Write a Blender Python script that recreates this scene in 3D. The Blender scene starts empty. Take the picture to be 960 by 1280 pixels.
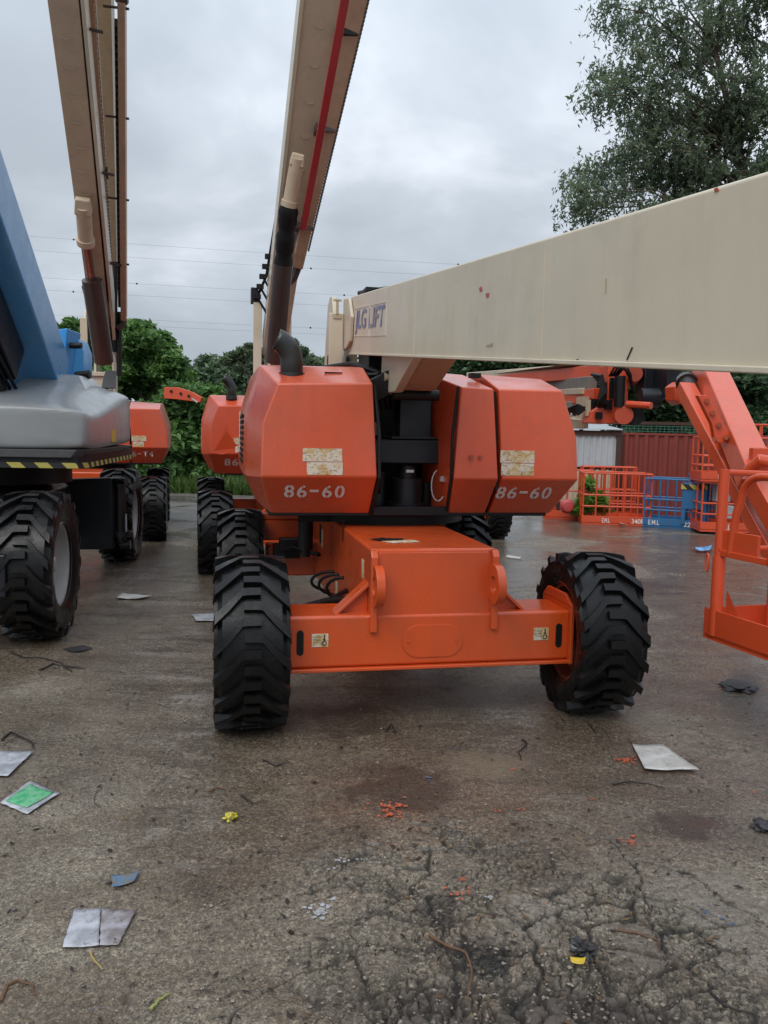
import bpy, bmesh, math, random
import numpy as np
from mathutils import Vector, Matrix, noise
R = math.radians
PI = math.pi
scene = bpy.context.scene
COL = scene.collection

# ------------------------------------------------------------------ camera
PITCH, ROLL, EYE, FPX = R(5.46), R(1.18), 1.80, 1017.0
CF = Vector((0, math.cos(PITCH), -math.sin(PITCH)))
r0 = Vector((1, 0, 0)); u0 = Vector((0, math.sin(PITCH), math.cos(PITCH)))
CR = r0*math.cos(ROLL)+u0*math.sin(ROLL); CU = -r0*math.sin(ROLL)+u0*math.cos(ROLL)
cam_d = bpy.data.cameras.new('camera'); cam = bpy.data.objects.new('camera', cam_d); COL.objects.link(cam)
m = Matrix((CR, CU, -CF)).transposed().to_4x4(); m.translation = (0, 0, EYE); cam.matrix_world = m
cam_d.sensor_fit = 'HORIZONTAL'; cam_d.sensor_width = 36; cam_d.lens = 36*FPX/960
cam_d.clip_start = .05; cam_d.clip_end = 3000
scene.camera = cam
scene.render.resolution_x = 768; scene.render.resolution_y = 1024

# ------------------------------------------------------------------ world: overcast sky
SUN_EL, SUN_AZ = R(50), R(200)
world = bpy.data.worlds.new('World'); scene.world = world; world.use_nodes = True
nt = world.node_tree; N = nt.nodes; L = nt.links; N.clear()
out = N.new('ShaderNodeOutputWorld'); bg = N.new('ShaderNodeBackground'); L.new(bg.outputs[0], out.inputs[0])
sky = N.new('ShaderNodeTexSky'); sky.sky_type = 'NISHITA'; sky.sun_disc = False
sky.sun_elevation = SUN_EL; sky.sun_rotation = SUN_AZ; sky.dust_density = 4
tc = N.new('ShaderNodeTexCoord')
sep = N.new('ShaderNodeSeparateXYZ'); L.new(tc.outputs['Generated'], sep.inputs[0])
def wmath(op, a, b=None, clamp=False):
    n = N.new('ShaderNodeMath'); n.operation = op; n.use_clamp = clamp
    for k, v in enumerate((a, b)):
        if v is None: continue
        if isinstance(v, (int, float)): n.inputs[k].default_value = v
        else: L.new(v, n.inputs[k])
    return n.outputs[0]
zc = wmath('ADD', wmath('MAXIMUM', sep.outputs[2], 0.0), 0.28)
comb = N.new('ShaderNodeCombineXYZ')
L.new(wmath('DIVIDE', sep.outputs[0], zc), comb.inputs[0]); L.new(wmath('DIVIDE', sep.outputs[1], zc), comb.inputs[1])
n1 = N.new('ShaderNodeTexNoise'); n1.inputs['Scale'].default_value = 1.25; n1.inputs['Detail'].default_value = 7; n1.inputs['Roughness'].default_value = .52; n1.inputs['Distortion'].default_value = .35
mp = N.new('ShaderNodeMapping'); mp.inputs['Location'].default_value = (3.1, 1.7, 0); L.new(comb.outputs[0], mp.inputs[0]); L.new(mp.outputs[0], n1.inputs['Vector'])
# a thinner, brighter stretch of cloud ahead and to the right
dot = N.new('ShaderNodeVectorMath'); dot.operation = 'DOT_PRODUCT'
nrm = N.new('ShaderNodeVectorMath'); nrm.operation = 'NORMALIZE'; L.new(tc.outputs['Generated'], nrm.inputs[0])
L.new(nrm.outputs[0], dot.inputs[0]); dot.inputs[1].default_value = Vector((.24, .87, .42)).normalized()
gl = N.new('ShaderNodeMapRange'); gl.interpolation_type = 'SMOOTHSTEP'; gl.inputs['From Min'].default_value = .90; gl.inputs['From Max'].default_value = 1.0; gl.inputs['To Max'].default_value = .15; L.new(dot.outputs['Value'], gl.inputs['Value'])
v = wmath('ADD', n1.outputs['Fac'], gl.outputs[0])
ramp = N.new('ShaderNodeValToRGB'); L.new(v, ramp.inputs[0])
cr = ramp.color_ramp; cr.elements[0].position = .30; cr.elements[0].color = (.30, .338, .380, 1)
cr.elements[1].position = .80; cr.elements[1].color = (.72, .76, .82, 1)
e = cr.elements.new(.50); e.color = (.355, .398, .447, 1)
e = cr.elements.new(.62); e.color = (.45, .495, .550, 1)
# overcast sky: brighter overhead than near the horizon
hz = N.new('ShaderNodeMapRange'); hz.inputs['From Min'].default_value = .25; hz.inputs['From Max'].default_value = 1.0; hz.inputs['To Min'].default_value = 1.0; hz.inputs['To Max'].default_value = 2.6
L.new(sep.outputs[2], hz.inputs['Value'])
cs = N.new('ShaderNodeVectorMath'); cs.operation = 'SCALE'; L.new(ramp.outputs[0], cs.inputs[0]); L.new(wmath('MULTIPLY', hz.outputs[0], 10.0), cs.inputs['Scale'])
mx = N.new('ShaderNodeMix'); mx.data_type = 'RGBA'; mx.inputs['Factor'].default_value = .93
L.new(sky.outputs[0], mx.inputs['A']); L.new(cs.outputs[0], mx.inputs['B'])
L.new(mx.outputs['Result'], bg.inputs[0]); bg.inputs[1].default_value = .10
sd = bpy.data.lights.new('sun', 'SUN'); sd.energy = 1.3; sd.angle = R(40); sd.color = (1, .97, .93)
so = bpy.data.objects.new('sun', sd); COL.objects.link(so)
sdir = Vector((math.sin(SUN_AZ)*math.cos(SUN_EL), math.cos(SUN_AZ)*math.cos(SUN_EL), math.sin(SUN_EL)))
so.rotation_euler = sdir.to_track_quat('Z', 'Y').to_euler()
vs = scene.view_settings; vs.view_transform = 'Standard'; vs.look = 'None'; vs.gamma = 1; vs.exposure = 0.46; vs.use_curve_mapping = False

# ------------------------------------------------------------------ helpers
def ray(x, y): return CF + CR*((x-480)/FPX) + CU*((640-y)/FPX)
def at(x, y, Y=None, Z=None):
    """real point seen at photo pixel (x,y) lying at distance Y, or at height Z"""
    d = ray(x, y); t = Y/d.y if Y is not None else (Z-EYE)/d.z
    return Vector((0, 0, EYE))+d*t
def tag(o, label=None, cat=None, group=None, kind=None):
    if label: o['label'] = label
    if cat: o['category'] = cat
    if group: o['group'] = group
    if kind: o['kind'] = kind
    return o
def thing(name, label, cat, loc=(0, 0, 0), rz=0, group=None):
    o = bpy.data.objects.new(name, None); COL.objects.link(o); o.location = loc; o.rotation_euler = (0, 0, rz)
    o.empty_display_size = .1
    return tag(o, label, cat, group)
def inv(root, p):
    c, s = math.cos(-root.rotation_euler.z), math.sin(-root.rotation_euler.z); q = Vector(p)-root.location
    return Vector((q.x*c-q.y*s, q.x*s+q.y*c, q.z))
class MB:
    def __init__(s): s.bm = bmesh.new()
    def v(s, p): return s.bm.verts.new(p)
    def face(s, vs):
        try: return s.bm.faces.new(vs)
        except ValueError: return None
    def hexa(s, P):
        v = [s.v(p) for p in P]
        for f in ((0, 1, 2, 3), (7, 6, 5, 4), (0, 4, 5, 1), (1, 5, 6, 2), (2, 6, 7, 3), (3, 7, 4, 0)): s.face([v[k] for k in f])
        return s
    def box(s, a, b):
        (x0, y0, z0), (x1, y1, z1) = a, b
        return s.hexa([(x0, y0, z0), (x1, y0, z0), (x1, y1, z0), (x0, y1, z0), (x0, y0, z1), (x1, y0, z1), (x1, y1, z1), (x0, y1, z1)])
    def prism(s, poly, ext):
        ext = Vector(ext); a = [s.v(p) for p in poly]; b = [s.v(Vector(p)+ext) for p in poly]; n = len(a)
        s.face(a); s.face(b[::-1])
        for k in range(n): s.face([a[k], b[k], b[(k+1) % n], a[(k+1) % n]])
        return s
    def beam(s, p0, p1, w0, h0, w1=None, h1=None, up=(0, 0, 1)):
        w1 = w0 if w1 is None else w1; h1 = h0 if h1 is None else h1
        p0 = Vector(p0); p1 = Vector(p1); d = (p1-p0).normalized(); sd = d.cross(Vector(up)).normalized(); u = sd.cross(d)
        P = []
        for p, w, h in ((p0, w0, h0), (p1, w1, h1)):
            P += [p-sd*w/2-u*h/2, p+sd*w/2-u*h/2, p+sd*w/2+u*h/2, p-sd*w/2+u*h/2]
        return s.hexa(P)
    def hoodloft(s, rings, front):
        vr = [[s.v(p) for p in r] for r in rings]; n = len(vr[0])
        for a, b in zip(vr[:-1], vr[1:]):
            for k in range(n): s.face([a[k], a[(k+1) % n], b[(k+1) % n], b[k]])
        for f in front: s.face([vr[0][k] for k in f])
        s.face(vr[-1]); return s
    def loft(s, rings, cap=True, closed=True):
        vr = [[s.v(p) for p in r] for r in rings]; n = len(vr[0])
        for a, b in zip(vr[:-1], vr[1:]):
            for k in range(n if closed else n-1): s.face([a[k], a[(k+1) % n], b[(k+1) % n], b[k]])
        if cap: s.face(vr[0][::-1]); s.face(vr[-1])
        return s
    def tube(s, pts, r, n=10, cap=True):
        pts = [Vector(p) for p in pts]; rs = r if isinstance(r, (list, tuple)) else [r]*len(pts)
        t0 = (pts[1]-pts[0]).normalized(); nn = t0.orthogonal().normalized(); rings = []
        for k, p in enumerate(pts):
            t = (pts[min(k+1, len(pts)-1)]-pts[max(k-1, 0)]).normalized()
            nn = (nn-t*nn.dot(t)).normalized(); bb = t.cross(nn)
            rings.append([p+(nn*math.cos(a)+bb*math.sin(a))*rs[k] for a in [2*PI*q/n for q in range(n)]])
        return s.loft(rings, cap)
    def lathe(s, prof, o=(0, 0, 0), axis='x', n=32, cap=False):
        rings = []
        for rr, h in prof:
            ring = []
            for q in range(n):
                a = 2*PI*q/n; c, d = rr*math.cos(a), rr*math.sin(a)
                p = {'x': (h, c, d), 'y': (c, h, d), 'z': (c, d, h)}[axis]; ring.append(Vector(p)+Vector(o))
            rings.append(ring)
        return s.loft(rings, cap)
    def build(s, name, mat, parent=None, label=None, bevel=0, smooth=35, seg=2, subsurf=0, kind=None):
        bmesh.ops.remove_doubles(s.bm, verts=s.bm.verts, dist=1e-5)
        bmesh.ops.recalc_face_normals(s.bm, faces=s.bm.faces)
        me = bpy.data.meshes.new(name); s.bm.to_mesh(me); s.bm.free()
        me.polygons.foreach_set('use_smooth', [smooth > 0]*len(me.polygons))
        if smooth and smooth < 180: me.set_sharp_from_angle(angle=R(smooth))
        me.materials.append(mat)
        o = bpy.data.objects.new(name, me); COL.objects.link(o); o.parent = parent
        if bevel:
            b = o.modifiers.new('bevel', 'BEVEL'); b.width = bevel; b.segments = seg; b.limit_method = 'ANGLE'; b.angle_limit = R(30); b.harden_normals = True
        if subsurf:
            q = o.modifiers.new('sub', 'SUBSURF'); q.levels = subsurf; q.render_levels = subsurf
        if label: o['label'] = label
        if kind: o['kind'] = kind
        return o
def arc(c, a, b, t0, t1, n=8):
    """points c + a cos t + b sin t"""
    c, a, b = Vector(c), Vector(a), Vector(b)
    return [c+a*math.cos(t0+(t1-t0)*k/n)+b*math.sin(t0+(t1-t0)*k/n) for k in range(n+1)]
def text(s, name, mat, parent, origin, xdir, zdir, size, width=None, shear=0, offset=0, spacing=1.0, ext=.0012, label=None):
    cu = bpy.data.curves.new(name, 'FONT'); cu.body = s; cu.size = 1; cu.shear = shear; cu.offset = offset; cu.space_character = spacing; cu.extrude = 0
    o = bpy.data.objects.new(name, cu); COL.objects.link(o)
    dg = bpy.context.evaluated_depsgraph_get(); dg.update()
    me = bpy.data.meshes.new_from_object(o.evaluated_get(dg)); bpy.data.objects.remove(o)
    xs = [v.co.x for v in me.vertices]; ys = [v.co.y for v in me.vertices]
    x0, x1, y0, y1 = min(xs), max(xs), min(ys), max(ys)
    X = Vector(xdir).normalized(); Z = Vector(zdir).normalized(); Nn = X.cross(Z).normalized(); O = Vector(origin)
    sy = size/(y1-y0); sx = (width/(x1-x0)) if width else sy
    for v in me.vertices: v.co = O+X*(v.co.x-x0)*sx+Z*(v.co.y-y0)*sy+Nn*ext
    me.materials.clear(); me.materials.append(mat)
    q = bpy.data.objects.new(name, me); COL.objects.link(q); q.parent = parent
    if label: q['label'] = label
    return q

# ------------------------------------------------------------------ materials
def nodes(name):
    mt = bpy.data.materials.new(name); mt.use_nodes = True; t = mt.node_tree
    return mt, t, t.nodes['Principled BSDF']
def nz(t, scale, detail=4, rough=.55, coord='Object', stretch=None, dist=0):
    c = t.nodes.new('ShaderNodeTexCoord'); n = t.nodes.new('ShaderNodeTexNoise'); n.inputs['Scale'].default_value = scale
    n.inputs['Detail'].default_value = detail; n.inputs['Roughness'].default_value = rough; n.inputs['Distortion'].default_value = dist
    if stretch:
        mpp = t.nodes.new('ShaderNodeMapping'); mpp.inputs['Scale'].default_value = stretch
        t.links.new(c.outputs[coord], mpp.inputs[0]); t.links.new(mpp.outputs[0], n.inputs['Vector'])
    else: t.links.new(c.outputs[coord], n.inputs['Vector'])
    return n.outputs['Fac']
def rng(t, src, a, b, c=0, d=1, smooth=False):
    n = t.nodes.new('ShaderNodeMapRange'); n.clamp = True
    if smooth: n.interpolation_type = 'SMOOTHSTEP'
    for k, x in zip(('From Min', 'From Max', 'To Min', 'To Max'), (a, b, c, d)): n.inputs[k].default_value = x
    t.links.new(src, n.inputs['Value']); return n.outputs[0]
def mixc(t, f, A, B, mode='MIX'):
    n = t.nodes.new('ShaderNodeMix'); n.data_type = 'RGBA'; n.blend_type = mode
    for k, x in (('Factor', f), ('A', A), ('B', B)):
        if isinstance(x, (int, float)): n.inputs[k].default_value = x
        elif isinstance(x, (tuple, list)): n.inputs[k].default_value = (*x[:3], 1)
        else: t.links.new(x, n.inputs[k])
    return n.outputs['Result']
def mth(t, op, a, b=0.0):
    n = t.nodes.new('ShaderNodeMath'); n.operation = op
    for k, x in enumerate((a, b)):
        if isinstance(x, (int, float)): n.inputs[k].default_value = x
        else: t.links.new(x, n.inputs[k])
    return n.outputs[0]
def bump(t, bs, h, strength=.3, dist=.01, prev=None):
    n = t.nodes.new('ShaderNodeBump'); n.inputs['Strength'].default_value = strength; n.inputs['Distance'].default_value = dist
    t.links.new(h, n.inputs['Height'])
    if prev: t.links.new(prev, n.inputs['Normal'])
    t.links.new(n.outputs[0], bs.inputs['Normal']); return n.outputs[0]
def paint(name, col, dirt=(.09, .07, .05), amt=.35, rough=.38, coat=.3, fade=None, streak=.5, chips=0.0, metal=0, spots=0):
    mt, t, b = nodes(name)
    c = mixc(t, rng(t, nz(t, 1.7, 5), .35, .75), col, fade if fade else tuple(x*.86 for x in col))
    s = rng(t, nz(t, 5, 5, .6, stretch=(3.2, 3.2, .28)), .46, .78, 0, streak)
    c = mixc(t, s, c, tuple(x*.62+y*.2 for x, y in zip(col, dirt)))
    d = rng(t, nz(t, 3.1, 8, .68), .5, .8, 0, amt); c = mixc(t, d, c, dirt)
    fine = rng(t, nz(t, 60, 4, .7), .55, .8, 0, .25*amt+.03); c = mixc(t, fine, c, dirt)
    if chips:
        ch = rng(t, nz(t, 14, 9, .75), .69-chips*.06, .72-chips*.06, 0, .9); c = mixc(t, ch, c, (.06, .035, .02))
    t.links.new(c, b.inputs['Base Color']); b.inputs['Metallic'].default_value = metal
    t.links.new(rng(t, nz(t, 6, 6, .65), .3, .75, rough-.1, rough+.16), b.inputs['Roughness'])
    b.inputs['Coat Weight'].default_value = coat; b.inputs['Coat Roughness'].default_value = .16
    h = mth(t, 'ADD', nz(t, 3.0, 2, .5), mth(t, 'MULTIPLY', nz(t, 90, 3, .6), .04))
    bump(t, b, h, .16, .02)
    return mt
def plain(name, col, rough=.6, metal=0, var=.25, scale=12):
    mt, t, b = nodes(name)
    c = mixc(t, rng(t, nz(t, scale, 6, .65), .35, .7), col, tuple(x*(1-var) for x in col))
    t.links.new(c, b.inputs['Base Color']); b.inputs['Roughness'].default_value = rough; b.inputs['Metallic'].default_value = metal
    bump(t, b, nz(t, scale*4, 5, .6), .15, .01)
    return mt
ORANGE = paint('orange_paint', (.57, .070, .010), amt=.2, rough=.33, coat=.4, fade=(.51, .074, .016), streak=.28)
ORANGE_F = paint('faded_orange_paint', (.58, .074, .020), amt=.26, rough=.32, coat=.5, fade=(.52, .090, .038), streak=.34)
ORANGE_B = paint('bright_orange_paint', (.58, .068, .018), amt=.15, rough=.40, coat=.25, chips=.4, streak=.2)
CREAM = paint('cream_paint', (.58, .51, .385), dirt=(.28, .21, .14), amt=.30, rough=.42, coat=.2, fade=(.52, .455, .345), streak=.22)
CREAM_D = paint('weathered_cream_paint', (.44, .36, .25), dirt=(.2, .12, .06), amt=.4, rough=.55, coat=.05, streak=.5)
BOOMU = paint('shaded_boom_paint', (.55, .43, .31), dirt=(.24, .15, .09), amt=.35, rough=.55, coat=.05, streak=.3)  # cream paint with underside shade put into its colour, plus brown dirt
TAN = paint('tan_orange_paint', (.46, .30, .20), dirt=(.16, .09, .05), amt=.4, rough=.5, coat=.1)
GREY = paint('grey_paint', (.25, .265, .27), amt=.10, rough=.36, coat=.45, fade=(.21, .22, .225), streak=.12)
GREY_D = plain('dark_grey_trim', (.07, .072, .075), .4)
BLUE = paint('blue_paint', (.07, .26, .54), amt=.12, rough=.3, coat=.6, fade=(.10, .27, .48), streak=.3)
BLUE_B = paint('light_blue_paint', (.02, .25, .58), amt=.15, rough=.4, coat=.3)
BLUE_K = paint('basket_blue_paint', (.02, .13, .30), amt=.25, rough=.45, coat=.2)
NAVY = paint('black_blue_paint', (.007, .009, .013), dirt=(.03, .027, .024), amt=.3, rough=.42, coat=.08)
NAVY.node_tree.nodes['Principled BSDF'].inputs['Specular IOR Level'].default_value = .35
BLACK = plain('black_steel', (.006, .006, .007), .5)
BLACK.node_tree.nodes['Principled BSDF'].inputs['Specular IOR Level'].default_value = .3
BLACKG = paint('worn_black_pipe', (.012, .0115, .012), dirt=(.06, .05, .045), amt=.4, rough=.36, coat=.15)
CYL = paint('grimy_brown_cylinder', (.045, .026, .022), dirt=(.02, .015, .015), amt=.5, rough=.4, coat=.2)
CHROME = plain('cylinder_rod', (.35, .2, .17), .25, 1)
RIMG = paint('grey_rim_paint', (.40, .40, .40), dirt=(.16, .12, .09), amt=.35, rough=.45)
RIMO = paint('rust_orange_rim', (.33, .06, .022), dirt=(.05, .03, .02), amt=.6, rough=.5)
RIMO2 = paint('dirty_orange_paint', (.42, .055, .018), dirt=(.05, .03, .02), amt=.5, rough=.5, coat=.1)
RED = paint('red_strip_paint', (.42, .025, .03), amt=.2, rough=.4)
RUST = paint('rust_red_sheet', (.20, .032, .022), dirt=(.06, .03, .02), amt=.4, rough=.55, coat=.05)
ZINC = paint('galvanised_sheet', (.42, .46, .48), dirt=(.20, .14, .09), amt=.4, rough=.45, coat=.05, streak=.5)
BROWN = plain('brown_timber', (.06, .025, .015), .7)
WHITE = paint('white_stencil_paint', (.72, .68, .66), dirt=(.5, .2, .14), amt=.12, rough=.5, coat=0)
STENBLUE = paint('faded_blue_lettering', (.17, .20, .33), dirt=(.45, .42, .36), amt=.75, rough=.6, coat=0)
YELLOW = paint('yellow_paint', (.60, .42, .03), amt=.3, rough=.5)
CARRIER = plain('cable_carrier_plastic', (.16, .15, .13), .55)
def rubber():
    mt, t, b = nodes('wet_rubber')
    g = t.nodes.new('ShaderNodeNewGeometry')
    c = mixc(t, rng(t, nz(t, 5, 6, .65), .35, .75), (.0035, .0035, .0042), (.008, .0078, .008))
    gr = rng(t, nz(t, 9, 7, .75), .60, .80, 0, .4); c = mixc(t, gr, c, (.06, .05, .04))
    t.links.new(c, b.inputs['Base Color'])
    t.links.new(rng(t, nz(t, 7, 5, .7), .38, .62, .16, .5), b.inputs['Roughness'])
    b.inputs['Specular IOR Level'].default_value = .27
    bump(t, b, nz(t, 70, 5, .7), .3, .006)
    return mt
RUBBER = rubber()
def hazard():
    mt, t, b = nodes('hazard_stripes')
    c = t.nodes.new('ShaderNodeTexCoord'); w = t.nodes.new('ShaderNodeTexWave'); w.bands_direction = 'DIAGONAL'; w.inputs['Scale'].default_value = 2.6
    t.links.new(c.outputs['Object'], w.inputs[0])
    t.links.new(mixc(t, rng(t, w.outputs['Fac'], .48, .52), (.012, .012, .012), (.42, .36, .08)), b.inputs['Base Color']); b.inputs['Roughness'].default_value = .6
    return mt
HAZ = hazard()
def decal():
    mt, t, b = nodes('worn_printed_sticker')
    c = t.nodes.new('ShaderNodeTexCoord')
    mp_ = t.nodes.new('ShaderNodeMapping'); mp_.inputs['Scale'].default_value = (40, 40, 120); t.links.new(c.outputs['Object'], mp_.inputs[0])
    n = t.nodes.new('ShaderNodeTexNoise'); n.inputs['Scale'].default_value = 1; n.inputs['Detail'].default_value = 2; t.links.new(mp_.outputs[0], n.inputs[0])
    cc = mixc(t, rng(t, nz(t, 14, 5, .7), .45, .55), (.50, .34, .14), (.58, .52, .42))
    cc = mixc(t, rng(t, n.outputs['Fac'], .56, .62, 0, .6), cc, (.14, .09, .05))
    t.links.new(cc, b.inputs['Base Color']); b.inputs['Roughness'].default_value = .55
    return mt
DECAL = decal()
def leafmat(name, dark, mid, light, transl=.35, rough=.45):
    mt, t, b = nodes(name)
    a = t.nodes.new('ShaderNodeAttribute'); a.attribute_name = 'tint'
    r = t.nodes.new('ShaderNodeValToRGB'); t.links.new(a.outputs['Fac'], r.inputs[0])
    r.color_ramp.elements[0].color = (*dark, 1); r.color_ramp.elements[1].color = (*light, 1)
    e = r.color_ramp.elements.new(.5); e.color = (*mid, 1)
    t.links.new(r.outputs[0], b.inputs['Base Color']); b.inputs['Roughness'].default_value = rough
    tr = t.nodes.new('ShaderNodeBsdfTranslucent'); t.links.new(r.outputs[0], tr.inputs[0])
    ms = t.nodes.new('ShaderNodeMixShader'); ms.inputs[0].default_value = transl
    o = t.nodes['Material Output']; t.links.new(b.outputs[0], ms.inputs[1]); t.links.new(tr.outputs[0], ms.inputs[2]); t.links.new(ms.outputs[0], o.inputs[0])
    return mt
LEAF_A = leafmat('broadleaf_foliage', (.035, .085, .024), (.085, .185, .045), (.17, .31, .075))
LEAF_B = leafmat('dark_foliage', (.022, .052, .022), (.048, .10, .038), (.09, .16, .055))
LEAF_C = leafmat('bright_foliage', (.06, .14, .018), (.12, .26, .03), (.20, .36, .06))
LEAF_D = leafmat('grey_green_foliage', (.085, .12, .08), (.14, .19, .115), (.23, .29, .15), .5)
LEAF_F = leafmat('far_foliage', (.06, .105, .065), (.11, .18, .095), (.17, .26, .13))
BARK = plain('bark', (.11, .085, .065), .85, 0, .4, 6)
GRASS = leafmat('grass_blades', (.03, .07, .012), (.07, .14, .025), (.15, .22, .06))
# ------------------------------------------------------------------ ground
rs = np.random.RandomState(4)
def worley(x, y, scale, seed, jit=.9):
    """distance to nearest cell edge (approx), cell id hash"""
    X, Y = x*scale, y*scale; ix, iy = np.floor(X).astype(int), np.floor(Y).astype(int)
    d1 = np.full(X.shape, 9.); d2 = np.full(X.shape, 9.); idh = np.zeros(X.shape)
    ox1 = np.zeros(X.shape); oy1 = np.zeros(X.shape)
    for a in range(-2, 3):
        for b in range(-2, 3):
            cx, cy = ix+a, iy+b
            h = np.sin(cx*127.1+cy*311.7+seed*17.3)*43758.5453; h1 = h-np.floor(h)
            g = np.sin(cx*269.5+cy*183.3+seed*7.9)*43758.5453; h2 = g-np.floor(g)
            px, py = cx+.5+jit*(h1-.5), cy+.5+jit*(h2-.5)
            d = np.hypot(X-px, Y-py)
            nw = d < d1
            d2 = np.where(nw, d1, np.minimum(d2, d)); idh = np.where(nw, (h1*7.13+h2*3.7) % 1, idh)
            d1 = np.where(nw, d, d1)
    return (d2-d1)/2/scale, idh
def vnoise(x, y, s, seed=0, octs=4):
    out_ = np.zeros(x.shape); amp = 1; tot = 0
    for o in range(octs):
        X, Y = x*s+seed*13.1, y*s+seed*5.7; ix, iy = np.floor(X), np.floor(Y); fx, fy = X-ix, Y-iy
        fx, fy = fx*fx*(3-2*fx), fy*fy*(3-2*fy)
        def hh(a, b):
            q = np.sin(a*127.1+b*311.7+seed*3.3+o*9.1)*43758.5453; return q-np.floor(q)
        n = (hh(ix, iy)*(1-fx)+hh(ix+1, iy)*fx)*(1-fy)+(hh(ix, iy+1)*(1-fx)+hh(ix+1, iy+1)*fx)*fy
        out_ += amp*n; tot += amp; amp *= .5; s *= 2.03
    return out_/tot
def sstep(a, b, x): t = np.clip((x-a)/(b-a), 0, 1); return t*t*(3-2*t)
def seg_dist(x, y, pts):
    d = np.full(x.shape, 9.)
    for (ax, ay), (bx, by) in zip(pts[:-1], pts[1:]):
        t = np.clip(((x-ax)*(bx-ax)+(y-ay)*(by-ay))/((bx-ax)**2+(by-ay)**2), 0, 1)
        d = np.minimum(d, np.hypot(x-ax-t*(bx-ax), y-ay-t*(by-ay)))
    return d
def G2(px, py): p = at(px, py, Z=0); return (p.x, p.y)
CRACKS = [  # long cracks in the slab: (width m, points on the ground)
    (.007, [G2(536, 832), G2(560, 848), G2(590, 857), G2(612, 870), G2(640, 880)]),
    (.007, [G2(700, 895), G2(790, 930), G2(870, 958), G2(960, 985)]),
    (.008, [G2(915, 800), G2(930, 850), G2(942, 880), G2(945, 905), G2(958, 918)]),
    (.007, [G2(-10, 862), G2(60, 858), G2(130, 862), G2(190, 855), G2(240, 848)]),
    (.007, [G2(310, 1160), G2(380, 1138), G2(430, 1110), G2(500, 1085)]),
    (.012, [G2(640, 1020), G2(700, 1028), G2(760, 1048), G2(790, 1075), G2(800, 1110), G2(812, 1160), G2(835, 1190)]),
    (.010, [G2(790, 1070), G2(850, 1092), G2(900, 1118), G2(960, 1160)]),
    (.010, [G2(380, 1120), G2(440, 1080), G2(520, 1066), G2(600, 1060), G2(700, 1062)]),
    (.016, [G2(470, 1190), G2(560, 1180), G2(640, 1195), G2(720, 1190), G2(800, 1240), G2(850, 1290)]),
    (.010, [G2(280, 1290), G2(340, 1235), G2(400, 1205), G2(470, 1190)]),
]
def axis(lo, a, b, hi, fine, coarse):
    mid = np.arange(a, b+1e-6, fine)
    def grow(start, end, sgn):
        o = [start]; st = fine
        while (end-o[-1])*sgn > 0: st = min(st*1.25, coarse); o.append(o[-1]+sgn*st)
        return o[1:]
    return np.array(grow(a, lo, -1)[::-1]+list(mid)+grow(b, hi, 1))
gx = axis(-600, -1.5, 2.1, 600, .006, 60); gy = axis(-60, 2.0, 4.3, 1500, .006, 60)
GX, GY = np.meshgrid(gx, gy)
wx = GX+.07*(vnoise(GX, GY, 5, 1, 5)-.5)*2+.02*(vnoise(GX, GY, 40, 41, 2)-.5); wy = GY+.07*(vnoise(GX, GY, 5, 2, 5)-.5)*2+.02*(vnoise(GX, GY, 40, 42, 2)-.5)
near = (GX > -5) & (GX < 6) & (GY > 1.5) & (GY < 9)
# broken area: irregular blob in front of the machine, worst towards the camera
bc = G2(650, 1160)
reg = 1-sstep(.45, 1.05, np.hypot((GX-bc[0])/1.15, (GY-bc[1]-.0)/.95)+.55*(vnoise(GX, GY, 2.3, 5)-.5)*2)
reg2 = 1-sstep(.15, .8, np.hypot((GX-bc[0]+.05)/1.1, (GY-2.2)/.65)+.5*(vnoise(GX, GY, 3, 6)-.5)*2)
e1, id1 = worley(wx, wy*1.25, 4.2, 1); e2, id2 = worley(wx, wy*1.1, 11.0, 2); e3, id3 = worley(wx+.02*vnoise(GX, GY, 30, 4), wy, 26.0, 3)
wmod = vnoise(GX, GY, 3.5, 8)
wv_ = .3+1.4*vnoise(GX, GY, 18, 44, 3)
c1 = (1-sstep(.0015, .013, e1/wv_))*reg*sstep(.26, .44, wmod+.25*reg2)
c2 = (1-sstep(.001, .0095, e2/wv_))*sstep(.25, .8, reg*.5+reg2*.7)*sstep(.36, .55, vnoise(GX, GY, 4.5, 9)+.25*reg2)
c3 = (1-sstep(.0005, .0045, e3))*sstep(.25, .7, reg*.75)*sstep(.36, .50, vnoise(GX, GY, 5.5, 10))
jx, jy = GX+.06*(vnoise(GX, GY, 9, 11, 5)-.5)*2, GY+.06*(vnoise(GX, GY, 9, 12, 5)-.5)*2
c4 = np.zeros(GX.shape)
for w, pts in CRACKS: c4 = np.maximum(c4, 1-sstep(w*.25, w*1.1, seg_dist(jx, jy, pts)*(1.0+1.4*vnoise(GX, GY, 14, 13))))
crack = np.clip(np.maximum.reduce([c1, c2*.85, c3*.75, c4]), 0, 1)*near
gravel_m = reg2*sstep(.50, .60, vnoise(GX, GY, 2.6, 21)+.12*(1-sstep(-.1, .35, np.abs(GX-.15))))
GZ = near*(.010*(vnoise(GX, GY, 1.3, 30)-.5)) + reg*(id1-.5)*.010*near + reg2*(id2-.5)*.016*near - crack*(.010+.012*reg+.010*reg2)
GZ += near*reg*(vnoise(GX, GY, 26, 31, 3)-.5)*.0035 - gravel_m*near*.014 + gravel_m*near*(vnoise(GX, GY, 60, 33, 2)-.5)*.012
far = sstep(26, 60, GY)
nx, ny = len(gx), len(gy)
co = np.stack([GX, GY, GZ], -1).reshape(-1, 3)
idx = np.arange(nx*ny).reshape(ny, nx)
fq = np.stack([idx[:-1, :-1], idx[:-1, 1:], idx[1:, 1:], idx[1:, :-1]], -1).reshape(-1, 4)
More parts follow.
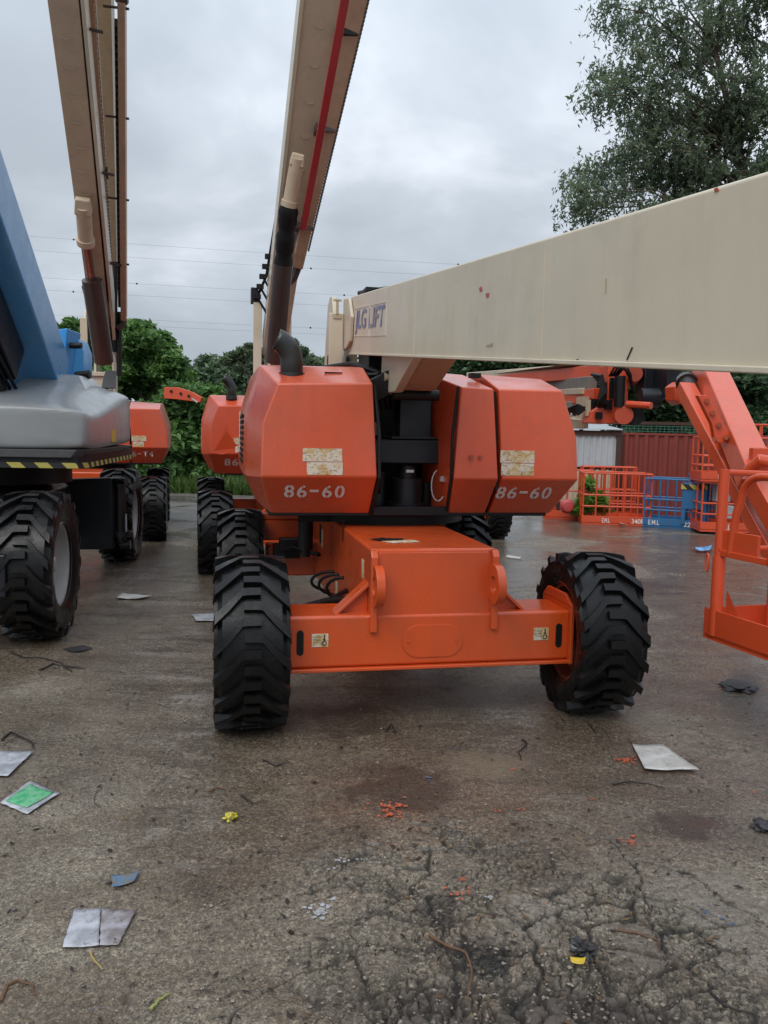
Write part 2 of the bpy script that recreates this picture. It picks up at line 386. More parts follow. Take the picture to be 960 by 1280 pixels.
def quads_mesh(name, co, fq, smooth=True):
    me = bpy.data.meshes.new(name); me.vertices.add(len(co)); me.vertices.foreach_set('co', co.astype(np.float32).ravel())
    me.loops.add(fq.size); me.loops.foreach_set('vertex_index', fq.astype(np.int32).ravel())
    k = fq.shape[1]; me.polygons.add(len(fq)); me.polygons.foreach_set('loop_start', np.arange(0, fq.size, k, dtype=np.int32))
    me.polygons.foreach_set('use_smooth', np.full(len(fq), smooth)); me.update(); me.validate(); return me
gme = quads_mesh('ground', co, fq)
for nm, arr in (('crack', crack), ('gravel', gravel_m*near), ('broken', reg*near)):
    at_ = gme.attributes.new(nm, 'FLOAT', 'POINT'); at_.data.foreach_set('value', arr.astype(np.float32).ravel())
BLOTS = [(868, 1034, 66, 20, (.055, .036, .026), .8), (610, 955, 55, 16, (.33, .27, .19), .75), (500, 985, 70, 30, (.075, .052, .038), .7), (880, 1030, 25, 9, (.14, .065, .04), .45),
         (608, 1198, 42, 26, (.022, .021, .022), .95), (545, 1135, 30, 18, (.03, .024, .02), .7), (670, 1140, 60, 26, (.36, .32, .27), .5), (740, 650, 90, 8, (.06, .03, .022), .6), (800, 735, 70, 8, (.11, .055, .038), .6), (300, 900, 60, 22, (.10, .085, .065), .5), (440, 900, 60, 22, (.055, .045, .036), .6), (180, 690, 40, 12, (.10, .07, .05), .5), (905, 1140, 90, 60, (.30, .27, .23), .35), (800, 1180, 40, 40, (.14, .11, .09), .5)]
def ground_mat():
    mt, t, b = nodes('wet_worn_concrete')
    def A(n):
        q = t.nodes.new('ShaderNodeAttribute'); q.attribute_name = n; return q.outputs['Fac']
    big = nz(t, .55, 6, .6, dist=.6); med = nz(t, 2.3, 7, .65, dist=.5); fine = nz(t, 24, 7, .72); grit = nz(t, 160, 3, .7)
    c = mixc(t, rng(t, med, .34, .66), (.215, .178, .130), (.390, .332, .248))
    c = mixc(t, rng(t, fine, .42, .66, 0, .7), c, (.155, .128, .100))
    grain = nz(t, 42, 8, .82); c = mixc(t, rng(t, grain, .51, .60, 0, .85), c, (.085, .070, .056)); c = mixc(t, rng(t, grain, .44, .34, 0, .5), c, (.48, .43, .36))
    spots = nz(t, 11, 9, .85); c = mixc(t, rng(t, spots, .575, .64, 0, .75), c, (.055, .046, .038))
    # reddish mud and rust-coloured run-off
    mud = rng(t, nz(t, .9, 6, .6, dist=1.2, stretch=(1, 1.9, 1)), .47, .66, 0, .68); sx0 = t.nodes.new('ShaderNodeSeparateXYZ'); tc0 = t.nodes.new('ShaderNodeTexCoord'); t.links.new(tc0.outputs['Object'], sx0.inputs[0]); mud = mth(t, 'MULTIPLY', mud, rng(t, sx0.outputs[1], 4.5, 9, 1, .35)); c = mixc(t, mud, c, (.150, .108, .070))
    # exposed aggregate
    vor = t.nodes.new('ShaderNodeTexVoronoi'); vor.inputs['Scale'].default_value = 75; tcg = t.nodes.new('ShaderNodeTexCoord'); t.links.new(tcg.outputs['Object'], vor.inputs[0])
    vc = t.nodes.new('ShaderNodeSeparateColor'); t.links.new(vor.outputs['Color'], vc.inputs[0])
    stone = mth(t, 'MULTIPLY', rng(t, vor.outputs['Distance'], .22, .38, 1, 0), rng(t, vc.outputs[0], .62, .7))
    c = mixc(t, mth(t, 'MULTIPLY', stone, .65), c, mixc(t, vc.outputs[1], (.10, .085, .075), (.42, .39, .35)))
    c = mixc(t, rng(t, grit, .60, .78, 0, .5), c, (.05, .042, .036)); c = mixc(t, rng(t, grit, .40, .26, 0, .35), c, (.40, .37, .33))
    # sharp grains of sand and chippings, each its own shade
    for sc_, lo_, hi_, k_ in ((150, .45, 1.95, .62), (62, .6, 1.7, .42)):
        vg = t.nodes.new('ShaderNodeTexVoronoi'); vg.inputs['Scale'].default_value = sc_; t.links.new(tcg.outputs['Object'], vg.inputs[0])
        sg = t.nodes.new('ShaderNodeSeparateColor'); t.links.new(vg.outputs['Color'], sg.inputs[0]); f_ = mth(t, 'ADD', lo_, mth(t, 'MULTIPLY', mth(t, 'POWER', sg.outputs[1], 1.6), hi_-lo_))
        cg = t.nodes.new('ShaderNodeCombineXYZ')
        for q_ in range(3): t.links.new(f_, cg.inputs[q_])
        c = mixc(t, k_, c, cg.outputs[0], 'MULTIPLY')
        grit = mth(t, 'ADD', grit, mth(t, 'MULTIPLY', sg.outputs[2], .45))
    band = nz(t, 2.6, 10, .8, stretch=(.55, 1.7, 1), dist=.4); wfar = rng(t, sx0.outputs[1], 3.5, 7.5, .25, 1)
    c = mixc(t, mth(t, 'MULTIPLY', wfar, rng(t, band, .53, .60, 0, .75)), c, (.070, .052, .042)); c = mixc(t, mth(t, 'MULTIPLY', wfar, rng(t, band, .46, .40, 0, .65)), c, (.34, .31, .27))
    # old stains with their own outline
    def blot(cx, cy, rx, ry, col_, k, e0=.55):
        global_n = nz(t, 4.5, 9, .78, dist=.6)
        a = mth(t, 'POWER', mth(t, 'DIVIDE', mth(t, 'SUBTRACT', sx0.outputs[0], cx), rx), 2.0); q = mth(t, 'POWER', mth(t, 'DIVIDE', mth(t, 'SUBTRACT', sx0.outputs[1], cy), ry), 2.0)
        return mixc(t, rng(t, mth(t, 'ADD', mth(t, 'ADD', a, q), mth(t, 'MULTIPLY', mth(t, 'SUBTRACT', global_n, .5), 6.0)), e0-.35, 1.25, k, 0, True), c, col_)
    for (px_, py_, wx_, wy_, col_, k_) in BLOTS:
        g0 = at(px_, py_, Z=0); g1 = at(px_+wx_, py_, Z=0); g2 = at(px_, py_-wy_, Z=0); c = blot(g0.x, g0.y, abs(g1.x-g0.x), abs(g2.y-g0.y), col_, k_)
    # hairline cracks everywhere
    vh = t.nodes.new('ShaderNodeTexVoronoi'); vh.feature = 'DISTANCE_TO_EDGE'; vh.inputs['Scale'].default_value = 2.6
    nd = t.nodes.new('ShaderNodeTexNoise'); nd.inputs['Scale'].default_value = 4; nd.inputs['Detail'].default_value = 6; t.links.new(tcg.outputs['Object'], nd.inputs[0])
    vm = t.nodes.new('ShaderNodeVectorMath'); vm.operation = 'MULTIPLY_ADD'; vm.inputs[1].default_value = (.45, .45, 0); t.links.new(nd.outputs['Color'], vm.inputs[0]); t.links.new(tcg.outputs['Object'], vm.inputs[2]); t.links.new(vm.outputs[0], vh.inputs[0])
    hair = mth(t, 'MULTIPLY', rng(t, vh.outputs['Distance'], .002, .011, 1, 0), rng(t, nz(t, 1.6, 4, .6), .50, .60)); c = mixc(t, mth(t, 'MULTIPLY', hair, .75), c, (.035, .028, .022))
    # moss in the broken part
    moss = mth(t, 'MULTIPLY', A('broken'), rng(t, nz(t, 5, 6, .7), .54, .7, 0, .45)); c = mixc(t, moss, c, (.06, .065, .025))
    gcol = mixc(t, rng(t, grit, .4, .6), (.026, .024, .024), (.12, .10, .085))
    c = mixc(t, rng(t, A('gravel'), .15, .7, 0, .85), c, gcol)
    c = mixc(t, mth(t, 'MULTIPLY', A('crack'), .95), c, (.012, .010, .008))
    # distant loose gravel strip and asphalt
    sx = t.nodes.new('ShaderNodeSeparateXYZ'); t.links.new(tcg.outputs['Object'], sx.inputs[0])
    farm = mth(t, 'MULTIPLY', rng(t, sx.outputs[1], 12.5, 15.5, 0, 1), rng(t, sx.outputs[0], -.8, .5, 1, 0)); c = mixc(t, mth(t, 'MULTIPLY', farm, .8), c, mixc(t, rng(t, nz(t, 11, 9, .85), .42, .58), (.035, .033, .033), (.17, .16, .155)))
    # water: darkens and smooths the slab where it lies; it stands in the low middle of the yard
    def pool(cx, cy, rx, ry, k):
        a = mth(t, 'POWER', mth(t, 'DIVIDE', mth(t, 'SUBTRACT', sx.outputs[0], cx), rx), 2.0); q = mth(t, 'POWER', mth(t, 'DIVIDE', mth(t, 'SUBTRACT', sx.outputs[1], cy), ry), 2.0)
        return rng(t, mth(t, 'ADD', a, q), 0, 1, k, 0, True)
    wet = mth(t, 'ADD', rng(t, big, .40, .60), rng(t, sx.outputs[1], 3.0, 7.5, -.08, .60))
    for pl in ((.15, 4.1, 2.1, 1.3, .75), (-.75, 4.0, .45, 1.6, .35), (1.25, 4.6, .9, .8, .45), (1.35, 3.45, .45, .22, .5)): wet = mth(t, 'ADD', wet, pool(*pl))
    wet = mth(t, 'SUBTRACT', wet, mth(t, 'MULTIPLY', farm, .8)); wet = mth(t, 'SUBTRACT', wet, mth(t, 'MULTIPLY', A('broken'), .30))
    wet = mth(t, 'ADD', wet, mth(t, 'MULTIPLY', mth(t, 'SUBTRACT', med, .5), 1.0))
    wetc = rng(t, wet, .1, 1.0, 0, 1)
    c = mixc(t, wetc, c, mixc(t, 1.0, c, (.50, .475, .455), 'MULTIPLY'))
    t.links.new(c, b.inputs['Base Color'])
    film = rng(t, mth(t, 'ADD', wet, mth(t, 'MULTIPLY', mth(t, 'SUBTRACT', fine, .5), 1.6)), .25, 1.0); film = mth(t, 'MULTIPLY', film, rng(t, mth(t, 'ADD', band, mth(t, 'MULTIPLY', mth(t, 'SUBTRACT', fine, .5), .5)), .64, .46, .72, 1))
    ro = rng(t, film, 0, 1, .48, .07); t.links.new(ro, b.inputs['Roughness'])
    b.inputs['Specular IOR Level'].default_value = .6
    hh = mth(t, 'ADD', mth(t, 'MULTIPLY', fine, .9), mth(t, 'ADD', mth(t, 'MULTIPLY', grit, .35), mth(t, 'MULTIPLY', stone, .28)))
    hh = mth(t, 'ADD', hh, mth(t, 'MULTIPLY', grain, -.9)); hh = mth(t, 'SUBTRACT', hh, mth(t, 'MULTIPLY', hair, .6))
    hh = mth(t, 'MULTIPLY', hh, rng(t, film, 0, 1, 1, .10))
    bump(t, b, hh, .9, .016)
    return mt
gme.materials.append(ground_mat())
ground = bpy.data.objects.new('ground', gme); COL.objects.link(ground); tag(ground, kind='structure')

# ------------------------------------------------------------------ foliage
def add_leaves(C, size, rng_, droop=0.0, elong=1.7, tint=None):
    n = len(C); d = rng_.normal(size=(n, 3)); d[:, 2] = d[:, 2]*.6-droop; d /= np.linalg.norm(d, axis=1)[:, None]
    q = rng_.normal(size=(n, 3)); s = np.cross(d, q); s /= np.linalg.norm(s, axis=1)[:, None]+1e-9
    sz = size*(.6+.8*rng_.rand(n))[:, None]; L_, W_ = sz*elong*.5, sz*.5
    nn = np.cross(d, s)
    V = np.stack([C-d*L_, C+s*W_*.8-d*L_*.1+nn*W_*.25, C+d*L_, C-s*W_*.8-d*L_*.1+nn*W_*.25], 1).reshape(-1, 3)
    F = np.arange(n*4).reshape(-1, 4)
    t = np.repeat(tint if tint is not None else rng_.rand(n), 4)
    return V, F, t
def leaf_obj(name, V, F, t, mat, parent=None):
    me = quads_mesh(name, V, F, False); a = me.attributes.new('tint', 'FLOAT', 'POINT'); a.data.foreach_set('value', t.astype(np.float32))
    me.materials.append(mat); o = bpy.data.objects.new(name, me); COL.objects.link(o); o.parent = parent; return o
def tree(name, label, base, blobs, mat, leaf=.2, per=900, clumps=9, seed=0, droop=0., trunk_r=.2, elong=1.7, group=None, fork=.35, limb=True, spread=.30, cat='tree', limbk=.7, strand=0, bysize=False):
    g = np.random.RandomState(seed); rnd = random.Random(seed)
    base = Vector(base); root = thing(name, label, cat, base, 0, group)
    B = [(Vector(c)-base, r) for c, r in blobs]
    top = max(B, key=lambda q: q[0].z)[0]
    ctr = sum((b[0] for b in B), Vector())/len(B)
    tp = [Vector((0, 0, -.1))]
    tt = Vector((ctr.x*.7+top.x*.3, ctr.y, max(top.z*.92, .4)))
    for k in range(1, 7):
        f = k/6; p = Vector((0, 0, 0)).lerp(tt, f); p.x = tt.x*f**1.6+rnd.uniform(-.03, .03)*tt.z*.3; p.y = tt.y*f**1.6; tp.append(p)
    mb = MB(); mb.tube(tp, [trunk_r*(1-.13*k) for k in range(7)], 8)
    allC, allT = [], []
    per0 = per
    for c, r in B:
        if bysize: per = int(per0*max(.22, min(2.2, (r/.80)**2.1)))
        if limb:
            zf = min(max(c.z-.5*Vector((c.x-ctr.x, c.y-ctr.y, 0)).length-.6*r, tt.z*fork), tt.z*.95); f = max(min(zf/tt.z, 1), .05)
            kk = f*6; k0 = min(int(kk), 5); s0 = tp[k0+0].lerp(tp[k0+1], kk-k0)
            L3 = (c-s0).length; midp = s0.lerp(c, .35)+Vector((rnd.uniform(-.06, .06)*L3, 0, .10*L3-.03)); mid2 = s0.lerp(c, .7)+Vector((rnd.uniform(-.06, .06)*L3, 0, .12*L3-.03)); mb.tube([s0, midp, mid2, c], [trunk_r*.38*limbk*(1-f*.3), trunk_r*.26*limbk, trunk_r*.16*limbk, trunk_r*.08*limbk+.006], 6)
        K = clumps; cl = g.normal(size=(K, 3)); cl /= np.linalg.norm(cl, axis=1)[:, None]; cl *= (r*(.35+.65*g.rand(K)**.6))[:, None]; cl[:, 2] *= .72
        P = cl+np.array(c)
        for q in P:
            if limb: mb.tube([c, c.lerp(Vector(q), .6)+Vector((0, 0, .06*r)), Vector(q)], [trunk_r*.08+.005, trunk_r*.05+.004, .004], 4)
        w = g.randint(0, K, per); off = g.normal(size=(per, 3))*r*spread; off[:, 2] *= .7
        if strand:
            ns = K*9; sw = g.randint(0, K, ns); so_ = g.normal(size=(ns, 3))*strand*.75; sd_ = g.normal(size=(ns, 3))*.55; sd_[:, 2] -= .8
            w2 = g.randint(0, ns, per); u_ = g.rand(per)[:, None]; w = sw[w2]; off = so_[w2]+sd_[w2]*u_*strand+g.normal(size=(per, 3))*strand*.10; off[:, 2] -= (u_[:, 0]**2)*strand*.4
        allC.append(P[w]+off); base_t = g.rand(K)[w]*.55
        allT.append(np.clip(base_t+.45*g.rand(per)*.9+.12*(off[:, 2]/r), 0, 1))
    mb.build('trunk', BARK, root)
    V, F, t = add_leaves(np.concatenate(allC), leaf, g, droop, elong, np.concatenate(allT))
    leaf_obj('crown', V, F, t, mat, root)
    return root
def B_(px, py, Y, rpx, jy=0): p = at(px, py, Y=Y+jy); return (p, rpx/FPX*Y)

# left bushes and trees behind the yard
def gpt(px, Y): return Vector(((px-480)/FPX*Y, Y, 0))
G_ = 'trees behind the yard'
def blobset(spec, Y, seed, jit=1.2):
    rr = random.Random(seed); return [B_(x, y, Y+rr.uniform(-jit, jit), r) for x, y, r in spec]
tree('broadleaf_tree', 'tall broadleaf tree rising behind the cream boom and dark left lift', gpt(178, 27), blobset([(170, 425, 22), (195, 432, 20), (150, 440, 24), (205, 455, 20), (180, 462, 26), (215, 478, 18), (160, 480, 26), (195, 495, 24), (140, 465, 20), (125, 500, 26), (176, 412, 12), (214, 440, 10), (186, 525, 26), (150, 540, 30)], 27, 1), LEAF_A, .125, 4200, 18, 1, trunk_r=.16, group=G_, spread=.26)
tree('broadleaf_tree', 'broadleaf tree between the blue boom bracket and the leaning cream boom', gpt(95, 28), blobset([(92, 412, 14), (80, 440, 22), (110, 430, 16), (98, 460, 22), (60, 470, 24), (80, 500, 26)], 28, 2), LEAF_A, .125, 3600, 16, 2, trunk_r=.14, group=G_, spread=.26)
tree('leafy_shrub', 'bright yellow green shrub below the broadleaf tree on the left', gpt(235, 26.5), blobset([(228, 482, 13), (240, 488, 12), (216, 478, 10), (250, 492, 9), (234, 472, 8)], 29, 3, .5), LEAF_C, .10, 2600, 14, 3, trunk_r=.07, group=G_, cat='shrub')
tree('climber_thicket', 'dense dark vine covered thicket at the far end of the gravel lane', gpt(232, 25), blobset([(205, 520, 24), (228, 510, 24), (250, 515, 22), (215, 545, 26), (240, 545, 26), (262, 540, 22), (200, 560, 22), (230, 568, 22), (258, 570, 20), (285, 520, 22), (290, 550, 24), (185, 560, 20), (200, 585, 16), (222, 588, 16), (246, 588, 16), (270, 586, 16), (180, 590, 14), (292, 580, 16), (245, 495, 14), (222, 495, 14), (270, 500, 16)], 25, 4, .7), LEAF_A, .15, 3200, 16, 4, trunk_r=.06, spread=.32, cat='thicket')
for k, (x, w_, sp) in enumerate([(240, 60, [(235, 470, 16), (250, 476, 16), (262, 462, 16), (275, 478, 18), (246, 490, 18), (268, 492, 18)]),
                                 (300, 70, [(292, 474, 16), (310, 462, 20), (325, 470, 18), (300, 490, 22), (330, 488, 22)]),
                                 (370, 50, [(355, 460, 16), (380, 458, 16), (400, 462, 14), (370, 475, 20), (395, 480, 18)])]):
    lb = ['pale green round tree far beyond the small orange boom tip', 'distant tree just left of the tall cream mast', 'distant tree seen low between the two cream masts'][k]
    tree('distant_tree', lb, gpt(x, 58), [B_(a, b, 58+k, r) for a, b, r in sp], LEAF_F, .26, 2800, 16, 10+k, trunk_r=.25, group='distant trees', spread=.28)
for k, (x, sp) in enumerate([(312, [(290, 446, 7), (305, 442, 9), (320, 448, 8), (298, 457, 9), (316, 458, 9), (330, 440, 7), (328, 455, 8), (282, 452, 5), (310, 434, 5)]),
                             (368, [(358, 440, 6), (372, 446, 7), (386, 453, 7), (360, 455, 8), (366, 430, 5), (378, 438, 5), (396, 455, 5)])]):
    tree('layered_tree', ['thin layered tree against the sky left of the tall mast', 'thin layered tree against the sky right of the exhaust pipe'][k], gpt(x, 42), [B_(a, b, 42, r) for a, b, r in sp], LEAF_D, .22, 420, 9, 20+k, trunk_r=.12, group='thin layered trees', spread=.22)
# hedge row behind the main machine
rr = random.Random(5)
for k in range(5):
    X0 = 475+k*62
    sp = [(X0+rr.uniform(-28, 28), rr.uniform(446, 505), rr.uniform(18, 28)) for _ in range(9)]+[(X0, 452, 16)]
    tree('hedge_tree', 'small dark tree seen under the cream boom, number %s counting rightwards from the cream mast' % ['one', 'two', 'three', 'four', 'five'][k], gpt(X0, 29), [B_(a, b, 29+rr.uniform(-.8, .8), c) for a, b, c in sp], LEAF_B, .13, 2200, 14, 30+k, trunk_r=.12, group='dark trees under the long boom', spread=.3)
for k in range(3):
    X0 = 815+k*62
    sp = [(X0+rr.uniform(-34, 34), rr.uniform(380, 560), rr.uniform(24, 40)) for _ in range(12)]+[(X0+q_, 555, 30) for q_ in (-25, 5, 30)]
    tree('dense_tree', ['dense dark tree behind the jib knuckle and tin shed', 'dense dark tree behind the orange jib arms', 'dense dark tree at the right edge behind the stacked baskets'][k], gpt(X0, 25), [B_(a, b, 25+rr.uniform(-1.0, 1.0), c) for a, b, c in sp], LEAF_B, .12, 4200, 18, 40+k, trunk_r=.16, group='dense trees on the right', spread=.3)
# the big tree, upper right
spec = [(x_, y_, r_*.92) for x_, y_, r_ in [(785, 95, 16), (765, 110, 14), (752, 92, 10), (800, 70, 18), (820, 45, 20), (780, 30, 12), (762, 8, 9), (800, 10, 12), (745, 118, 7), (790, 118, 10),
        (830, 110, 22), (812, 135, 15), (850, 80, 26), (880, 50, 26), (850, 25, 20), (905, 20, 26), (940, 50, 26), (790, 158, 7), (812, 160, 9),
        (725, 215, 11), (742, 225, 16), (728, 240, 14), (758, 205, 14), (775, 195, 14), (792, 185, 14), (770, 238, 16), (748, 255, 14), (790, 225, 16), (722, 262, 9), (808, 205, 14), (805, 180, 10),
        (845, 150, 30), (880, 130, 34), (920, 100, 34), (955, 130, 34), (850, 190, 32), (885, 175, 36), (925, 165, 36), (960, 200, 38), (835, 225, 28), (870, 225, 34), (910, 220, 38), (950, 250, 38), (900, 270, 34), (830, 262, 24), (850, 290, 30), (800, 280, 20),
        (1000, 60, 36), (1010, 150, 44), (1000, 250, 44), (1060, 100, 50), (1060, 220, 50), (960, 0, 30), (890, -25, 26), (940, -50, 36), (1020, -40, 44), (830, -15, 18), (960, 320, 40), (900, 330, 40)]]
tree('eucalyptus_tree', 'very tall grey green drooping tree above the long cream boom', gpt(985, 27), blobset(spec, 27, 7, 1.6), LEAF_D, .062, 2300, 13, 50, droop=.9, trunk_r=.30, elong=2.8, spread=.13, limbk=.40, strand=.36, bysize=True)
# grass verge
g = np.random.RandomState(9)
n = 26000; bx = g.uniform(-12, -2.0, n); by = 23.2+g.rand(n)**1.5*4+(bx+6)*-.12
P0 = np.stack([bx, by, np.zeros(n)], 1); hgt = .18+.42*g.rand(n)**2; dx = g.normal(size=(n, 2))*.13; wv = g.normal(size=(n, 2))*.016
Vg = np.stack([P0+np.c_[-wv, np.zeros(n)], P0+np.c_[wv, np.zeros(n)], P0+np.c_[dx*.6+wv*.7, hgt*.65], P0+np.c_[dx, hgt]], 1).reshape(-1, 3)
gr = leaf_obj('grass_verge', Vg, np.arange(n*4).reshape(-1, 4), np.repeat(g.rand(n), 4), GRASS); tag(gr, 'overgrown grass strip at the end of the gravel lane', 'grass', kind='stuff')

# ------------------------------------------------------------------ wheels
def tyre_mesh(Rr, W, nl=18, rim=.60):
    mb = MB(); rb = Rr-.042*Rr/.53; h = W/2
    mb.lathe([(Rr*rim, -h*.72), (Rr*rim, -h*.80), (Rr*(rim+.06), -h*.93), (Rr*.78, -h), (Rr*.88, -h*.99), (rb-.02, -h*.90), (rb, -h*.78), (rb+.004, 0), (rb, h*.78), (rb-.02, h*.90), (Rr*.88, h*.99), (Rr*.78, h), (Rr*(rim+.06), h*.93), (Rr*rim, h*.80), (Rr*rim, h*.72)], n=64)
    rg = random.Random(3)
    for side in (-1, 1):
        for k in range(nl):
            th0 = 2*PI*(k+(.5 if side > 0 else 0))/nl
            # path across the tread: (lateral, arc drop, half thickness)
            path = [(-.22*h, 0, .0265), (.12*h, 0, .0275), (.26*h, .004, .0275), (.60*h, .090, .030), (.97*h, .165, .034)]
            rin, rot_ = [], []
            for (u, s, t) in path:
                pass
            A, Bq, Cq, Dq = [], [], [], []
            for q, (u, s, t) in enumerate(path):
                dth = (s*Rr/.53)/Rr; tt_ = t*Rr/.53/Rr
                rt = Rr-(.012 if q == 4 else 0)-(.004 if q == 3 else 0); rbm = rb-.02
                for lst, dd, rr_ in ((A, -tt_*.92, rt), (Bq, tt_*.92, rt), (Cq, tt_*1.12, rbm), (Dq, -tt_*1.12, rbm)):
                    a = th0-dth+dd
                    # angle measured so that the front (-y) side shows arms hanging down
                    lst.append(Vector((side*u, -rr_*math.cos(a), rr_*math.sin(a))))
            # shoulder piece folding down the sidewall
            u, s, t = .5*W+.006, .20, .030
            for lst, dd, rr_ in ((A, -.9*t/Rr*Rr/.53, Rr*.86), (Bq, .9*t/Rr*Rr/.53, Rr*.86), (Cq, t/Rr*Rr/.53, Rr*.84), (Dq, -t/Rr*Rr/.53, Rr*.84)):
                a = th0-s/.53+dd; off = 0 if lst in (A, Bq) else -.03
                lst.append(Vector((side*(u+off), -rr_*math.cos(a), rr_*math.sin(a))))
            mb.loft([[a_, b_, c_, d_] for a_, b_, c_, d_ in zip(A, Bq, Cq, Dq)])
    bmesh.ops.recalc_face_normals(mb.bm, faces=mb.bm.faces)
    me = bpy.data.meshes.new('tyre'); mb.bm.to_mesh(me); mb.bm.free()
    me.polygons.foreach_set('use_smooth', [True]*len(me.polygons)); me.set_sharp_from_angle(angle=R(32)); me.materials.append(RUBBER); return me
def rim_mesh(Rr, W, mat, rim=.60):
    mb = MB(); h = W/2; a = Rr*rim
    for s in (1, -1):
        mb.lathe([(a+.004, s*h*.86), (a+.02, s*h*.80), (a-.02, s*h*.74), (a-.035, s*h*.40), (a-.075, s*h*.30), (a-.10, s*h*.05), (.13, s*h*.10), (.10, s*h*.16), (.001, s*h*.16)], n=48)
    me = bpy.data.meshes.new('rim'); bmesh.ops.recalc_face_normals(mb.bm, faces=mb.bm.faces); mb.bm.to_mesh(me); mb.bm.free()
    me.polygons.foreach_set('use_smooth', [True]*len(me.polygons)); me.set_sharp_from_angle(angle=R(32)); me.materials.append(mat); return me
def hub_mesh(Rr, W, mat):
    mb = MB(); h = W/2
    for s in (1, -1):
        mb.lathe([(.001, s*h*.60), (.05, s*h*.60), (.075, s*h*.52), (.085, s*h*.17)], n=20)
        for k in range(9):
            a = 2*PI*k/9; c = Vector((0, .13*math.cos(a), .13*math.sin(a))); mb.tube([c+Vector((s*h*.08, 0, 0)), c+Vector((s*h*.24, 0, 0))], .013, 6)
    me = bpy.data.meshes.new('wheel'); bmesh.ops.recalc_face_normals(mb.bm, faces=mb.bm.faces); mb.bm.to_mesh(me); mb.bm.free(); me.materials.append(mat); return me
TY = tyre_mesh(.53, .43); RO_ = rim_mesh(.53, .43, RIMO); HO = hub_mesh(.53, .43, RIMO)
TYB = tyre_mesh(.635, .46, rim=.56); RG_ = rim_mesh(.635, .46, RIMG, .56); HG = hub_mesh(.635, .46, RIMG)
def wheel(parent, x, y, r, meshes, steer=0, spin=0):
    w = bpy.data.objects.new('wheel', meshes[0]); COL.objects.link(w); w.parent = parent; w.location = (x, y, r-.012); w.rotation_euler = (spin, 0, steer)
    for nm, me in (('tyre', meshes[1]), ('rim', meshes[2])):
        o = bpy.data.objects.new(nm, me); COL.objects.link(o); o.parent = w
    return w

